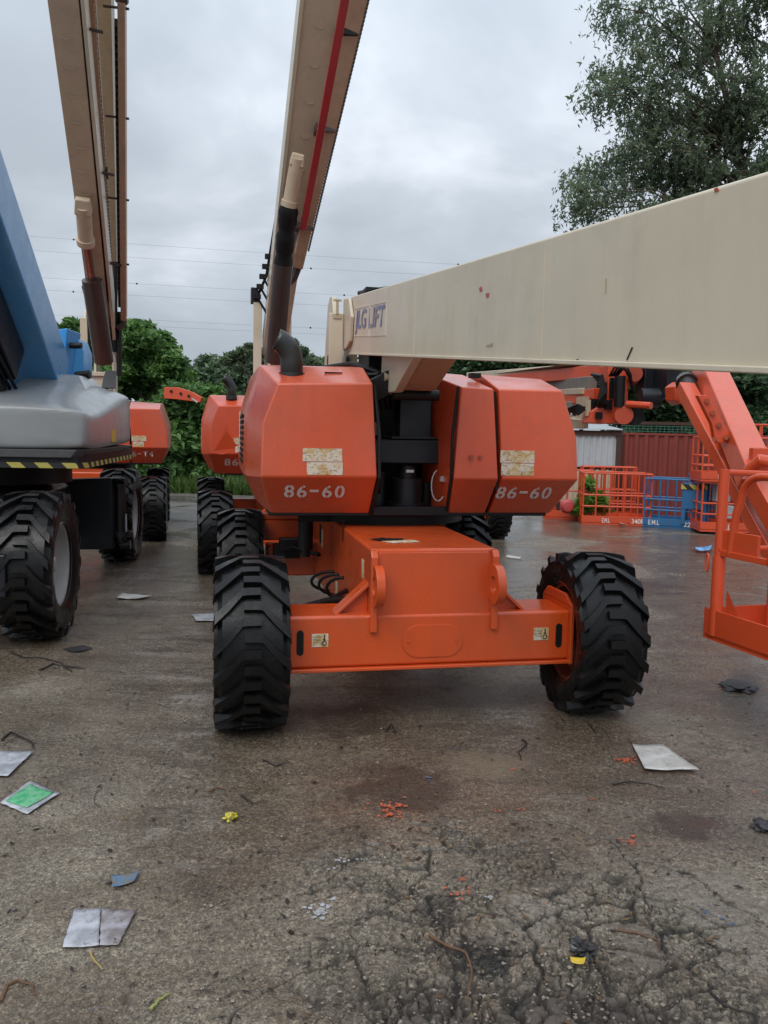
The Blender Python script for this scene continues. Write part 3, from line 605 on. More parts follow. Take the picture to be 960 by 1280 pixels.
# ------------------------------------------------------------------ orange boom lifts
def capsule(cx, cz, w, h, y, n=6):
    """rounded-end outline in the x-z plane"""
    if w < h:
        r = w/2; a = arc((cx, y, cz+h/2-r), (r, 0, 0), (0, 0, r), 0, PI, n); b = arc((cx, y, cz-h/2+r), (r, 0, 0), (0, 0, r), PI, 2*PI, n)
    else:
        r = h/2; a = arc((cx-w/2+r, y, cz), (r, 0, 0), (0, 0, r), PI/2, 1.5*PI, n); b = arc((cx+w/2-r, y, cz), (r, 0, 0), (0, 0, r), -PI/2, PI/2, n)
    return a+b
def chassis(root, full=True):
    mb = MB()
    prof = [(-.165, .66), (-.165, 1.105), (3.35, 1.105), (3.35, .62), (3.1, .42), (.55, .42), (.2, .66)]
    mb.prism([(-.40, y, z) for y, z in prof], (.80, 0, 0))
    ch = mb.build('chassis', ORANGE, root, bevel=.02, seg=3)
    mb = MB()
    mb.box((-.90, -.20, .385), (.90, .18, .705)); mb.build('front_axle', ORANGE, root, bevel=.022, seg=3)
    mb = MB(); mb.box((-.905, -.222, .362), (.905, .20, .384)); mb.build('axle_flange', ORANGE, root, bevel=.006)
    mb = MB(); mb.box((-.86, 2.92, .40), (.86, 3.20, .70)); mb.build('rear_axle', ORANGE, root, bevel=.02)
    for s in (-1, 1):
        mb = MB(); mb.box((s*.902-.012, -.235, .36), (s*.902+.012, .24, .735)); mb.prism([(s*.90-.012, -.24, .735), (s*.90-.012, .24, .735), (s*.90-.012, .16, .80), (s*.90-.012, -.12, .80)], (.024, 0, 0))
        mb.build('axle_end_plate', ORANGE, root, bevel=.006)
        mb = MB(); mb.prism([(s*.40, -.10, .70), (s*.60, -.10, .70), (s*.40, -.10, .885)], (0, .05, 0)); mb.prism([(s*.405, -.145, .895), (s*.615, -.145, .70), (s*.60, -.145, .69), (s*.40, -.145, .87)], (0, .14, 0))
        mb.build('gusset', ORANGE, root, bevel=.004)
        mb = MB(); mb.tube([(s*.6, .0, .53), (s*.97, .0, .53)], .13, 20); mb.build('axle_hub', BLACKG, root)
    if not full: return
    mb = MB(); mb.prism([(x, -.168, z) for x, z in ((-.365, .662), (.365, .662), (.365, 1.06), (.345, 1.085), (-.345, 1.085), (-.365, 1.06))], (0, -.022, 0)); mb.build('front_plate', ORANGE, root, bevel=.004)
    for s in (-1, 1):
        mb = MB(); mb.box((s*.383-.022, -.232, .60), (s*.383+.022, -.16, 1.06)); mb.prism([(s*.383-.022, -.232, 1.06), (s*.383-.022, -.16, 1.06), (s*.383-.022, -.16, 1.10), (s*.383-.022, -.20, 1.10)], (.044, 0, 0)); mb.build('side_flange', ORANGE, root, bevel=.008)
        mb = MB(); cy, cz, x0 = -.275, .895, s*.372; oc = arc((0, cy, cz), (0, .115, 0), (0, 0, .125), 0, 2*PI, 32)[:-1]; ic = arc((0, cy-.005, cz), (0, .05, 0), (0, 0, .052), 0, 2*PI, 32)[:-1]
        rings = [[Vector((x0-.026, p.y, p.z)) for p in oc], [Vector((x0+.026, p.y, p.z)) for p in oc], [Vector((x0+.026, p.y, p.z)) for p in ic], [Vector((x0-.026, p.y, p.z)) for p in ic]]
        rings.append(rings[0]); mb.loft(rings, cap=False); mb.box((x0-.025, -.24, .79), (x0+.025, -.17, 1.0)); mb.build('lug_eye', ORANGE, root, bevel=.004, label=None)
    mb = MB(); mb.prism(capsule(-.005, .535, .385, .205, -.2005, 10), (0, -.006, 0)); c = mb.build('access_cover', ORANGE, root, bevel=.002)
    for s in (-1, 1): mb = MB(); mb.tube([(-.005+s*.155, -.207, .535), (-.005+s*.155, -.214, .535)], .008, 8); mb.build('bolt', ORANGE, c)
    for s in (-1, 1):
        mb = MB(); mb.prism(capsule(s*.825, .545, .042, .155, -.2012, 8), (0, -.003, 0)); mb.build('slot_shade', BLACK, root)  # black plate paints the dark inside of the slot
        x0 = -.755 if s < 0 else .655
        mb = MB(); mb.box((x0, -.2035, .518), (x0+.10, -.2005, .598)); st = mb.build('sticker', DECAL, root, label='small cream tyre pressure sticker')
        mb = MB(); mb.tube(arc((x0+.075, -.2055, .540), (.013, 0, 0), (0, 0, .013), 0, 2*PI, 16), .0025, 5); mb.box((x0+.072, -.206, .558), (x0+.078, -.2038, .592)); mb.prism([(x0+.066, -.206, .566), (x0+.084, -.206, .566), (x0+.075, -.206, .556)], (0, .002, 0)); mb.build('symbol', BLACK, st)
        for k, sx in enumerate(('MAX', 'WHEEL', 'LOAD kg')): text(sx, 'lettering', BLACK, st, (x0+.008, -.2036, .574-k*.017), (1, 0, 0), (0, 0, 1), .009, width=.048)
    # worn arrow on the box top
    mb = MB(); z = 1.1075
    mb.prism([(-.27, .16, z), (-.20, .06, z), (-.165, .10, z), (-.10, .09, z), (-.02, .13, z), (-.05, .22, z), (-.14, .19, z)], (0, 0, .002)); mb.build('arrow_sticker', DECAL, root)
    mb = MB(); mb.prism([(-.33, .24, z+.003), (-.26, .16, z+.003), (-.24, .20, z+.003), (-.12, .19, z+.003), (-.10, .27, z+.003), (-.22, .29, z+.003), (-.23, .33, z+.003)], (0, 0, .002)); mb.build('arrow', BLACK, root)
    # stickers on the left flank, plus black plates painting the shade in its holes
    for y0, z0, sx, sz, mt_ in ((2.30, .80, .13, .17, BLACK), (2.2, .78, .09, .16, DECAL), (1.25, .52, .09, .12, DECAL), (1.08, .47, .06, .09, BLACK), (.06, .88, .07, .12, DECAL), (.95, 1.0, .05, .16, BLACK)):
        mb = MB(); mb.box((-.4025, y0, z0), (-.400, y0+sx, z0+sz)); mb.build('flank_sticker' if mt_ is DECAL else 'flank_hole_shade', mt_, root)
    # hydraulics on the left side
    mb = MB(); mb.tube([(-.86, .30, .62), (-.60, .42, .66), (-.42, .50, .66)], .028, 10); mb.tube([(-.60, .42, .66), (-.41, .7, .68)], .018, 8); mb.build('steer_cylinder', BLACK, root)
    mb = MB(); mb.tube([(-.62, 1.55, .86), (-.62, 1.55, 1.10)], .06, 16); mb.tube([(-.62, 1.55, .80), (-.62, 1.55, .86)], .04, 12); mb.box((-.68, 1.48, 1.09), (-.42, 1.62, 1.16)); mb.build('swing_motor', BLACK, root)
    mb = MB(); mb.box((-.80, 2.75, .60), (-.55, 2.95, .72)); mb.box((-.75, 2.6, .70), (-.5, 2.8, .80)); mb.tube([(-.7, 2.7, .74), (-.42, 2.3, .7)], .02, 8); mb.build('valve_block', BLACK, root)
    mb = MB(); mb.box((-1.0, 3.0, .74), (-.42, 3.25, .94)); mb.box((-1.0, 3.02, .94), (-.42, 3.26, 1.0)); mb.build('rear_cross_member', ORANGE, root, bevel=.015)
    for k in range(3):
        c = Vector((-.42, .9+.25*k, .66-.02*k)); mb = MB(); mb.tube(arc(c, (-.10-.03*k, .05, 0), (0, .12, -.10), -PI/2, PI/2, 10), .012, 8); mb.build('hose', BLACK, root)
def hoods(root, mat, right_split=True, dent=False):
    # LEFT hood: rings of (x,y,z)
    f = [(-.905, .76, 2.135), (-.235, .76, 2.16), (-.195, .74, 1.495), (-.205, .98, 1.207), (-.935, .98, 1.207), (-1.022, .74, 1.487), (-1.008, .75, 1.865)]
    r1 = [(-1.005, 1.15, 2.28), (-.235, 1.15, 2.295), (-.195, 1.15, 1.495), (-.205, 1.15, 1.225), (-1.0, 1.22, 1.25), (-1.095, 1.15, 1.47), (-1.085, 1.15, 1.95)]
    r2 = [(-1.01, 1.28, 2.30), (-.235, 1.28, 2.31), (-.195, 1.28, 1.495), (-.205, 1.28, 1.225), (-1.03, 1.28, 1.28), (-1.125, 1.28, 1.48), (-1.115, 1.28, 1.98)]
    r3 = [(-1.01, 3.3, 2.34), (-.235, 3.3, 2.34), (-.195, 3.3, 1.495), (-.205, 3.3, 1.225), (-1.03, 3.3, 1.28), (-1.125, 3.3, 1.48), (-1.115, 3.3, 1.98)]
    mb = MB(); mb.hoodloft([[Vector(p) for p in r] for r in (f, r1, r2, r3)], ((0, 1, 2, 5, 6), (2, 3, 4, 5)))
    hl = mb.build('engine_hood', mat, root, bevel=.014, seg=3, smooth=25)
    # right hood: inner narrow panel and outer panel, with a black gap
    fi = [(.425, .78, 2.155), (.665, .76, 2.145), (.715, .74, 1.487), (.70, .98, 1.21), (.405, .98, 1.21), (.385, .78, 1.485)]
    bi = [(.30, 1.55, 2.32), (.665, 1.55, 2.30), (.715, 1.55, 1.487), (.70, 1.55, 1.23), (.34, 1.55, 1.23), (.33, 1.55, 1.485)]
    mb = MB(); mb.hoodloft([[Vector(p) for p in r] for r in (fi, bi)], ((0, 1, 2, 5), (2, 3, 4, 5))); mb.build('inner_hood_panel', mat, root, bevel=.012, seg=3, smooth=25)
    fo = [(.70, .76, 2.145), (1.20, .76, 2.15), (1.325, .75, 1.80), (1.345, .74, 1.487), (1.23, .98, 1.21), (.73, .98, 1.21), (.745, .74, 1.487)]
    o1 = [(.70, 1.2, 2.28), (1.21, 1.2, 2.26), (1.345, 1.2, 1.88), (1.36, 1.2, 1.487), (1.25, 1.2, 1.25), (.73, 1.2, 1.23), (.745, 1.2, 1.487)]
    o3 = [(.70, 3.3, 2.34), (1.21, 3.3, 2.32), (1.35, 3.3, 1.92), (1.365, 3.3, 1.487), (1.25, 3.3, 1.25), (.73, 3.3, 1.23), (.745, 3.3, 1.487)]
    mb = MB(); mb.hoodloft([[Vector(p) for p in r] for r in (fo, o1, o3)], ((0, 1, 2, 3, 6), (3, 4, 5, 6))); mb.build('tank_hood', mat, root, bevel=.014, seg=3, smooth=25)
    mb = MB(); mb.prism([(x, .80, z) for x, z in ((.672, 2.13), (.694, 2.13), (.738, 1.487), (.73, 1.40), (.713, 1.40), (.722, 1.487))], (0, .3, 0)); mb.build('panel_gasket', BLACK, root)
    # rubber edge trims either side of the centre opening
    mb = MB(); mb.tube([(-.215, .80, 2.15), (-.18, .77, 1.80), (-.178, .75, 1.49), (-.19, .98, 1.20)], .014, 8); mb.build('edge_trim', BLACK, root)
    mb = MB(); mb.tube([(.415, .83, 2.16), (.372, .80, 1.80), (.368, .79, 1.49), (.39, .98, 1.20)], .012, 8); mb.build('edge_trim', BLACK, root)
    return hl
def exhaust(root, x, y, z, r, mat=BLACKG):
    pts = arc((x-.15, y, z), (.15, 0, 0), (0, 0, .17), 0, PI*.42, 8)
    pts = [Vector((x, y, z-.25))]+pts
    mb = MB(); mb.tube(pts, [r]*len(pts), 16, cap=False); o = mb.build('exhaust_pipe', mat, root, smooth=60)
    sdm = o.modifiers.new('wall', 'SOLIDIFY'); sdm.thickness = -.004
    mb = MB(); mb.tube([(x, y, z-.12), (x, y, z-.07)], r*1.25, 16); mb.build('exhaust_collar', mat, root)
def stencil(word, root, x, z, size, width, mat=None):
    # the lower hood face slopes back towards its foot: glyphs lie on that slope, with stencil bridges
    up = Vector((0, -.24, .28)).normalized(); nrm_ = Vector((0, -up.z, up.y)); n = len(word); pitch = width/(n-.15); first = None
    y = .74+(1.487-z)*.857
    for k, ch in enumerate(word):
        o = Vector((x+pitch*k, y, z))
        gw = pitch*(.78 if ch != '-' else .70)
        if ch == '-':
            mb = MB(); a = o+up*size*.45+nrm_*.001; mb.prism([a, a+Vector((gw, 0, 0)), a+Vector((gw, 0, 0))+up*size*.16, a+up*size*.16], nrm_*.002); g_ = mb.build('lettering', WHITE, root)
        else:
            g_ = text(ch, 'lettering', WHITE, root, o, (1, 0, 0), up, size, gw, offset=.022, ext=.0025)
            if ch in '860':
                mb = MB(); c = o+Vector((gw*.5-.0025, 0, 0))+nrm_*.002
                for v0, v1 in ((-.03, .27), (.73, 1.03)):
                    mb.prism([c+up*size*v0, c+Vector((.005, 0, 0))+up*size*v0, c+Vector((.005, 0, 0))+up*size*v1, c+up*size*v1], nrm_*.002)
                mb.build('stencil_bridge', mat or ORANGE_F, root)
def decals(root, L_):
    for x, z, w, h in L_:
        mb = MB(); mb.box((x, .738, z), (x+w, .7425, z+h)); mb.build('warning_sticker', DECAL, root, label='weathered cream printed sticker')

MH = R(11.33)
M1 = thing('boom_lift', 'large orange boom lift in the centre with long cream boom lowered over its hoods', 'boom lift', (.283, 5.135, 0), MH)
chassis(M1); hoods(M1, ORANGE_F)
for sx, sy, st in ((-1, 0, 0), (1, 0, -R(4.5)), (-1, 3.06, 0), (1, 3.06, 0)): wheel(M1, sx*1.115, sy, .53, (HO, TY, RO_), st, spin=sx*.1+sy)
exhaust(M1, -.79, 1.02, 2.30, .078)
for x in (-.85, .735): stencil('86-60', M1, x, 1.335, .125, .44)
decals(M1, [(-.73, 1.60, .28, .092), (-.70, 1.505, .255, .09), (.725, 1.61, .265, .09), (.735, 1.515, .255, .09)])
def vent(root):
    mb = MB()
    for k in range(9): mb.box((-1.132, 1.5, 1.55+k*.045), (-1.122, 2.3, 1.575+k*.045))
    mb.build('side_vent', BLACK, root)
    mb = MB(); mb.box((-1.129, 2.45, 1.62), (-1.1255, 2.75, 1.98)); mb.build('side_sticker', WHITE, root)
vent(M1)
for x in (.505, .575): mb = MB(); mb.tube([(x, .757, 1.645), (x, .745, 1.645)], .016, 10); mb.build('hood_bolt', RIMO, M1)
mb = MB(); mb.box((.60, 1.12, 2.25), (.68, 1.2, 2.285)); mb.build('hood_latch', BLACK, M1)
mb = MB(); mb.box((-.55, 1.0, 2.225), (-.42, 1.02, 2.245)); mb.build('hood_latch', BLACK, M1)
# turntable and machinery in the opening
mb = MB(); mb.lathe([(.001, 1.10), (.62, 1.10), (.62, 1.17), (.56, 1.18), (.56, 1.215), (.001, 1.215)], o=(.1, 1.75, 0), axis='z', n=48); mb.build('slew_ring', BLACK, M1)
mb = MB(); mb.box((-.95, .98, 1.19), (1.2, 3.25, 1.222)); mb.box((-.18, .95, 1.195), (.40, 1.02, 1.26)); mb.build('turntable', BLACK, M1, bevel=.005)
mb = MB(); mb.box((-.18, 2.0, 1.22), (.45, 2.06, 2.15)); mb.box((-.19, 1.1, 1.24), (-.16, 2.0, 2.14)); mb.box((.40, 1.56, 1.24), (.43, 2.0, 2.14)); mb.build('bulkhead', BLACK, M1)
mb = MB(); mb.box((.05, 1.15, 1.76), (.30, 1.40, 2.12)); mb.box((-.02, 1.12, 1.765), (.36, 1.42, 1.785)); mb.build('valve_cover', NAVY, M1, bevel=.008)
mb = MB(); mb.box((-.17, 1.12, 1.58), (.41, 1.35, 1.76)); mb.build('cross_beam', NAVY, M1, bevel=.01)
mb = MB(); mb.tube([(.14, 1.25, 1.24), (.14, 1.25, 1.46)], .12, 20); mb.tube([(.14, 1.25, 1.46), (.14, 1.25, 1.56)], .075, 16); mb.tube([(.14, 1.25, 1.22), (.14, 1.25, 1.27)], .15, 20); mb.build('swivel_motor', NAVY, M1)
for x_, h_ in ((-.05, 1.5), (.32, 1.42)): mb = MB(); mb.tube([(x_, 1.35, 1.24), (x_, 1.35, h_)], .05, 14); mb.build('filter_canister', BLACK, M1)
mb = MB(); mb.box((-.14, 1.2, 1.24), (-.07, 1.3, 1.34)); mb.build('valve_block', NAVY, M1, bevel=.005)
mb = MB(); mb.box((.10, 1.10, 1.512), (.16, 1.118, 1.532)); mb.build('maker_plate', ZINC, M1)
mb = MB(); mb.box((-.16, 1.85, 1.79), (.03, 1.9, 1.90)); mb.build('cream_cover', CREAM, M1)
mb = MB(); mb.tube(arc((.335, 1.02, 1.42), (.055, 0, 0), (0, 0, .12), PI*.6, PI*1.75, 10), .005, 6); mb.box((.345, 1.0, 1.45), (.39, 1.03, 1.49)); mb.build('cable_loop', ZINC, M1)
mb = MB()
for k in range(4): mb.tube([(-.17+.05*k, 1.9, 2.1), (-.2+.03*k, 1.5, 2.26+.02*k), (-.12+.05*k, 1.15, 2.25-.02*k), (-.05+.04*k, 1.3, 2.0)], .022, 8)
mb.tube([(-.42, 2.4, 2.38), (-.25, 1.7, 2.37), (-.1, 1.3, 2.28), (.0, 1.1, 2.18)], .02, 8); mb.build('hose_bundle', BLACK, M1)
mb = MB(); mb.prism([(-.22, 1.0, 2.19), (-.02, .86, 2.31), (.02, .86, 2.26), (-.03, .86, 2.13), (-.18, 1.0, 2.02)], (0, .5, 0)); mb.build('hose_guard', BLACK, M1, bevel=.01)
# mast plates
def mast(root, x0, top, yb=2.75):
    for k, (x, w) in enumerate(((x0-.05, .045), (x0+.13, .045), (x0+.46, .045))):
        mb = MB(); mb.prism([(x, yb-.30, 1.22), (x, yb-.24, top-.30), (x, yb-.08, top-.02), (x, yb+.05, top), (x, yb+.2, top-.05), (x, yb+.42, top-.6), (x, yb+.45, 1.22)], (w, 0, 0))
        o = mb.build('mast_plate', CREAM, root, bevel=.01)
        mb = MB(); mb.tube([(x-.02, yb+.0, top-.6), (x+w+.02, yb, top-.6)], .05, 14); mb.build('pivot_pin', BLACK, o)
    mb = MB(); mb.box((x0-.10, yb-.31, 1.22), (x0+.03, yb-.28, top-.20)); mb.build('mast_face', CREAM, root, bevel=.01)
mast(M1, -.24, 3.08)
mb = MB(); mb.box((-.28, 2.43, 2.86), (-.255, 2.436, 2.99)); mb.box((-.305, 2.43, 2.98), (-.23, 2.436, 3.0)); mb.box((-.305, 2.43, 2.83), (-.23, 2.436, 2.87)); mb.build('mast_mark', CREAM_D, M1)
# the long boom, sloping down towards and past the viewer
def zb(y): return 1.947+.0974*(y+3.45)
def zt(y): return 2.366+.112*(y+3.41)
ys = [2.30, -6.5]
mb = MB(); x0, x1 = -.168, .205
ring = lambda y, d=0: [Vector((x0, y, zb(y))), Vector((x1, y, zb(y))), Vector((x1, y, zt(y))), Vector((x0, y, zt(y)))]
rings = [[Vector((x0+.0, 2.42, zb(2.3)+.12)), Vector((x1, 2.42, zb(2.3)+.12)), Vector((x1, 2.42, zt(2.3)-.10)), Vector((x0, 2.42, zt(2.3)-.10))], ring(2.30)]+[ring(y) for y in (1, -1, -3, -6.5)]
mb.loft(rings); boom = mb.build('main_boom', CREAM, M1, bevel=.012, seg=3)
mb = MB(); mb.loft([[Vector((x0-.012, y, zb(y)-.006)), Vector((x1+.012, y, zb(y)-.006)), Vector((x1+.012, y, zb(y)+.010)), Vector((x0-.012, y, zb(y)+.010))] for y in (2.28, -6.5)]); mb.build('boom_flange', CREAM, boom, bevel=.004)
mb = MB(); mb.prism([(x0-.004, 2.50, 2.55), (x0-.004, 2.30, 2.56), (x0-.004, 2.12, 2.60), (x0-.004, 2.05, 2.80), (x0-.004, 2.22, 2.98), (x0-.004, 2.52, 3.02)], (-.03, 0, 0)); mb.build('boom_cheek', CREAM, M1, bevel=.008)
mb = MB(); mb.tube([(-.1, 2.3, 3.03), (.1, 2.2, 3.06), (.15, 1.9, 3.03)], .03, 8); mb.box((-.1, 1.9, 3.0), (.18, 2.2, 3.03)); mb.build('boom_hose_tray', BLACK, M1)
text('JLG LIFT', 'lettering', STENBLUE, M1, (x0, 2.02, 2.645), (0, -1, -.0974-.01), (0, 0, 1), .20, width=1.32, shear=.16, offset=.02, ext=.004, label='faded blue outlined lettering')
mb = MB()
def frame_pt(y, v): return Vector((x0-.0015, y, 2.645-.014-(2.02-y)*.1074+v))
for y0_, y1_ in ((2.05, 1.36), (1.30, .67)):
    fr = [frame_pt(y0_-.03, .228), frame_pt(y1_-.03, .228), frame_pt(y1_, .0), frame_pt(y0_, .0)]
    for a, b_ in zip(fr, fr[1:]+fr[:1]): mb.beam(a, b_, .002, .006, up=(1, 0, 0))
mb.build('lettering_outline', WHITE, boom)
def on_boom(px, py):
    o = inv(M1, (0, 0, EYE)); d = inv(M1, Vector((0, 0, EYE))+ray(px, py))-o; return o+d*((x0-.001-o.x)/d.x)
for kind_, mt_, ps in (('scratch', BLACK, ((790, 434), (783, 450), (784.2, 450), (791.5, 434))), ('scuff', RED, ((599, 360), (602, 358), (603, 363), (600, 365))), ('scuff', RED, ((607, 367), (611, 366), (611, 371), (608, 372))), ('scuff', CREAM_D, ((608, 431), (616, 429), (615, 433), (608, 433))),
                       ('stain', RIMO2, ((893, 236), (897, 234), (899, 238), (894, 240))), ('scratch', CREAM_D, ((757, 348), (758.2, 348), (757.5, 366), (756.6, 366))), ('scratch', BLACK, ((721, 449), (723, 449), (722.5, 451), (721, 451)))):
    mb = MB(); mb.prism([on_boom(*p) for p in ps], (-.0015, 0, 0)); mb.build(kind_, mt_, boom)
for f_ in (-.2, -2.2, -4.0):
    mb = MB(); mb.loft([[Vector((x0-.0025, f_, zb(f_)+.012)), Vector((x0-.0025, f_+.012, zb(f_)+.012)), Vector((x0-.0025, f_+.012, zt(f_)-.012)), Vector((x0-.0025, f_, zt(f_)-.012))], [Vector((x0, f_, zb(f_)+.012)), Vector((x0, f_+.012, zb(f_)+.012)), Vector((x0, f_+.012, zt(f_)-.012)), Vector((x0, f_, zt(f_)-.012))]]); mb.build('weld_seam', CREAM, boom)
# underside bracket with lift link
mb = MB(); mb.hexa([(-.02, 1.02, 2.12), (.215, 1.02, 2.12), (.215, .72, 2.12), (-.02, .72, 2.12), (-.02, .75, 2.40), (.215, .75, 2.40), (.215, .15, 2.31), (-.02, .15, 2.31)]); mb.build('lift_bracket', TAN, M1, bevel=.01)
mb = MB(); mb.hexa([(-.09, 1.25, 2.10), (-.025, 1.25, 2.10), (-.025, .70, 2.10), (-.09, .70, 2.10), (-.09, 1.2, 2.41), (-.025, 1.2, 2.41), (-.025, .13, 2.30), (-.09, .13, 2.30)]); mb.build('bracket_side', CREAM, M1, bevel=.01)
mb = MB(); mb.tube([(-.12, .95, 2.22), (-.09, .95, 2.22)], .035, 12); mb.build('bracket_pin', CREAM_D, M1)
mb = MB(); mb.tube([(-.07, .85, 2.09), (.27, .85, 2.09)], .04, 14); mb.build('cross_pin', BLACK, M1)
mb = MB(); mb.tube([(.0, 2.5, 2.0), (.02, 1.6, 2.28)], .10, 16); mb.box((-.1, 1.7, 2.3), (.2, 2.2, 2.52)); mb.build('lift_cylinder', BLACK, M1)

# --- second machine of the kind, behind on the left, boom raised
def P_(root, px, py, Y): return inv(root, at(px, py, Y=Y))
def simple_machine(root, mat=ORANGE_F):
    chassis(root, False); hoods(root, mat)
    for sx, sy in ((-1, 0), (1, 0), (-1, 3.06), (1, 3.06)): wheel(root, sx*1.115, sy, .53, (HO, TY, RO_), 0, spin=sx+sy)
    mb = MB(); mb.box((-.95, .98, 1.19), (1.2, 3.25, 1.222)); mb.box((-.18, 1.6, 1.22), (.36, 2.6, 2.0)); mb.build('turntable', BLACK, root, bevel=.005)
    mb = MB(); mb.lathe([(.001, 1.10), (.62, 1.10), (.62, 1.19), (.001, 1.19)], o=(.1, 1.75, 0), axis='z', n=40); mb.build('slew_ring', BLACK, root)
M2 = thing('boom_lift', 'orange boom lift behind the central one, dented hood reading 86, tall boom with red strip', 'boom lift', (-1.07, 10.58, 0), R(13))
simple_machine(M2, ORANGE_B)
exhaust(M2, -.72, 1.02, 2.36, .062)
stencil('86-60', M2, -.82, 1.325, .13, .50, ORANGE_B)
decals(M2, [(-.70, 1.62, .26, .09), (-.68, 1.51, .25, .09)])
mb = MB(); mb.hexa([(-.99, .742, 1.50), (-.85, .738, 1.48), (-.62, .744, 1.55), (-.80, .74, 1.9), (-.99, .752, 1.50), (-.85, .752, 1.48), (-.62, .752, 1.55), (-.80, .752, 1.9)])
mb.prism([(-.98, .745, 1.50), (-.62, .745, 1.56), (-.80, .70, 1.80)], (0, .02, 0)); mb.build('dented_panel', ORANGE_B, M2, smooth=0, label='buckled, dented lower corner of the hood')
mb = MB(); mb.prism([(-.62, .744, 1.72), (-.56, .744, 1.76), (-.53, .744, 1.86), (-.58, .744, 1.88), (-.63, .744, 1.80)], (0, -.004, 0)); mb.build('white_scuff', WHITE, M2)
mb = MB(); mb.box((-1.129, 1.35, 1.55), (-1.1255, 1.55, 1.85)); mb.build('side_sticker', DECAL, M2)
for o_ in M2.children:   # its turntable is slewed a little to the left of the chassis
    if o_.name.split('.')[0] in ('engine_hood', 'tank_hood', 'inner_hood_panel', 'panel_gasket', 'edge_trim', 'lettering', 'stencil_bridge', 'warning_sticker', 'dented_panel', 'white_scuff', 'exhaust_pipe', 'exhaust_collar', 'side_sticker'): o_.location.x -= .15
mast(M2, -.37, 4.02, 2.9)
mb = MB(); mb.box((-.38, 2.75, 2.35), (.08, 3.2, 2.75)); mb.build('mast_block', CREAM, M2, bevel=.01)
def lbeam(name, mat, root, a, b, w0, h0, w1=None, h1=None, parent=None, up=(0, -1, .3), bev=.01):
    mb = MB(); mb.beam(a, b, w0, h0, w1, h1, up=up); return mb.build(name, mat, parent or root, bevel=bev)
def ext_(a, b, f): return a+(b-a)*f
# boom
A = P_(M2, 343, 440, 13.5); Bt = P_(M2, 401, 0, 10.3)
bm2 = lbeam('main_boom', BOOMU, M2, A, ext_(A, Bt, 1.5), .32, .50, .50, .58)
mb = MB()
side = (Bt-A).cross(Vector((0, -1, .3))).normalized(); upv = side.cross((Bt-A).normalized()).normalized()
for sgn, w in ((-1, .275), (-1, .275)):
    pass
mb.beam(ext_(A, Bt, .02)-side*.18, ext_(A, Bt, 1.5)-side*.27, .05, .54, .05, .62, up=(0, -1, .3)); mb.build('boom_side_plate', CREAM, M2, bevel=.006)
fr_ = -upv
def on(A, B, f, sx=0, sy=0, s=side, u=upv): return A+(B-A)*f+s*sx+u*sy
sgn_u = 1 if (on(A, Bt, .5, 0, .3)-inv(M2, (0, 0, 1.8))).length < (on(A, Bt, .5, 0, -.3)-inv(M2, (0, 0, 1.8))).length else -1
c0 = P_(M2, 343, 452, 12.2); c1 = P_(M2, 354, 330, 11.6); c2 = P_(M2, 361, 258, 11.2)
mb = MB(); mb.tube([c0, c1], .135, 18); mb.build('lift_cylinder', CYL, M2)
mb = MB(); pts = [c1.lerp(c2, k/12) for k in range(13)]; mb.tube(pts, [.125+.008*math.sin(k*2.4)+.010*math.sin(k*5.1+1) for k in range(13)], 16); mb.build('cylinder_bellows', BLACK, M2)
c3 = P_(M2, 372, 198, 10.95)
mb = MB(); mb.tube([c2, c2.lerp(c3, .12)], .112, 16); mb.tube([c2.lerp(c3, .12), c3], [.092, .092], 16); mb.build('cylinder_anchor', BOOMU, M2)
mb = MB(); e_ = c3.lerp(c2, -.10); mb.beam(c3.lerp(c2, .15), e_, .19, .16, .16, .08, up=(0, -1, .3)); mb.build('anchor_bracket', BOOMU, M2, bevel=.02)
# red strip and folded jib member
lbeam('red_strip', RED, M2, P_(M2, 379, 285, 11.4), P_(M2, 442, -60, 9.2), .09, .10, .10, .10)
j0 = P_(M2, 373, 330, 12.2); j1 = P_(M2, 448, 0, 10.1)
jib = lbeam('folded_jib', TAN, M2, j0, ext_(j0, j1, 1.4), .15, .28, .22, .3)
mb = MB(); mb.tube([ext_(j0, j1, -.0), ext_(j0, j1, -.03)+Vector((-.05, 0, -.1)), ext_(j0, j1, -.04)+Vector((-.16, 0, -.18))], .07, 10); mb.build('jib_end_cap', CYL, jib)
mb = MB()
for k in range(100):
    p = ext_(j0, j1, .06+k*.0133); mb.box(p+Vector((.08+.02*k/100, -.16, -.02)), p+Vector((.10+.025*(k/100), -.10, .02)))
mb.build('cable_chain', CARRIER, jib)
mb = MB(); mb.tube([ext_(j0, j1, .04)+Vector((-.09, -.14, 0)), ext_(j0, j1, 1.4)+Vector((-.13, -.15, 0))], .014, 6); mb.build('jib_rod', CREAM, jib)
for f in (.16, .55, .88):
    mb = MB(); p = ext_(j0, j1, f); mb.box(p+Vector((-.19, -.19, -.045)), p+Vector((.07, .02, .045))); mb.build('clamp', BLACK if f == .88 else CYL, jib)
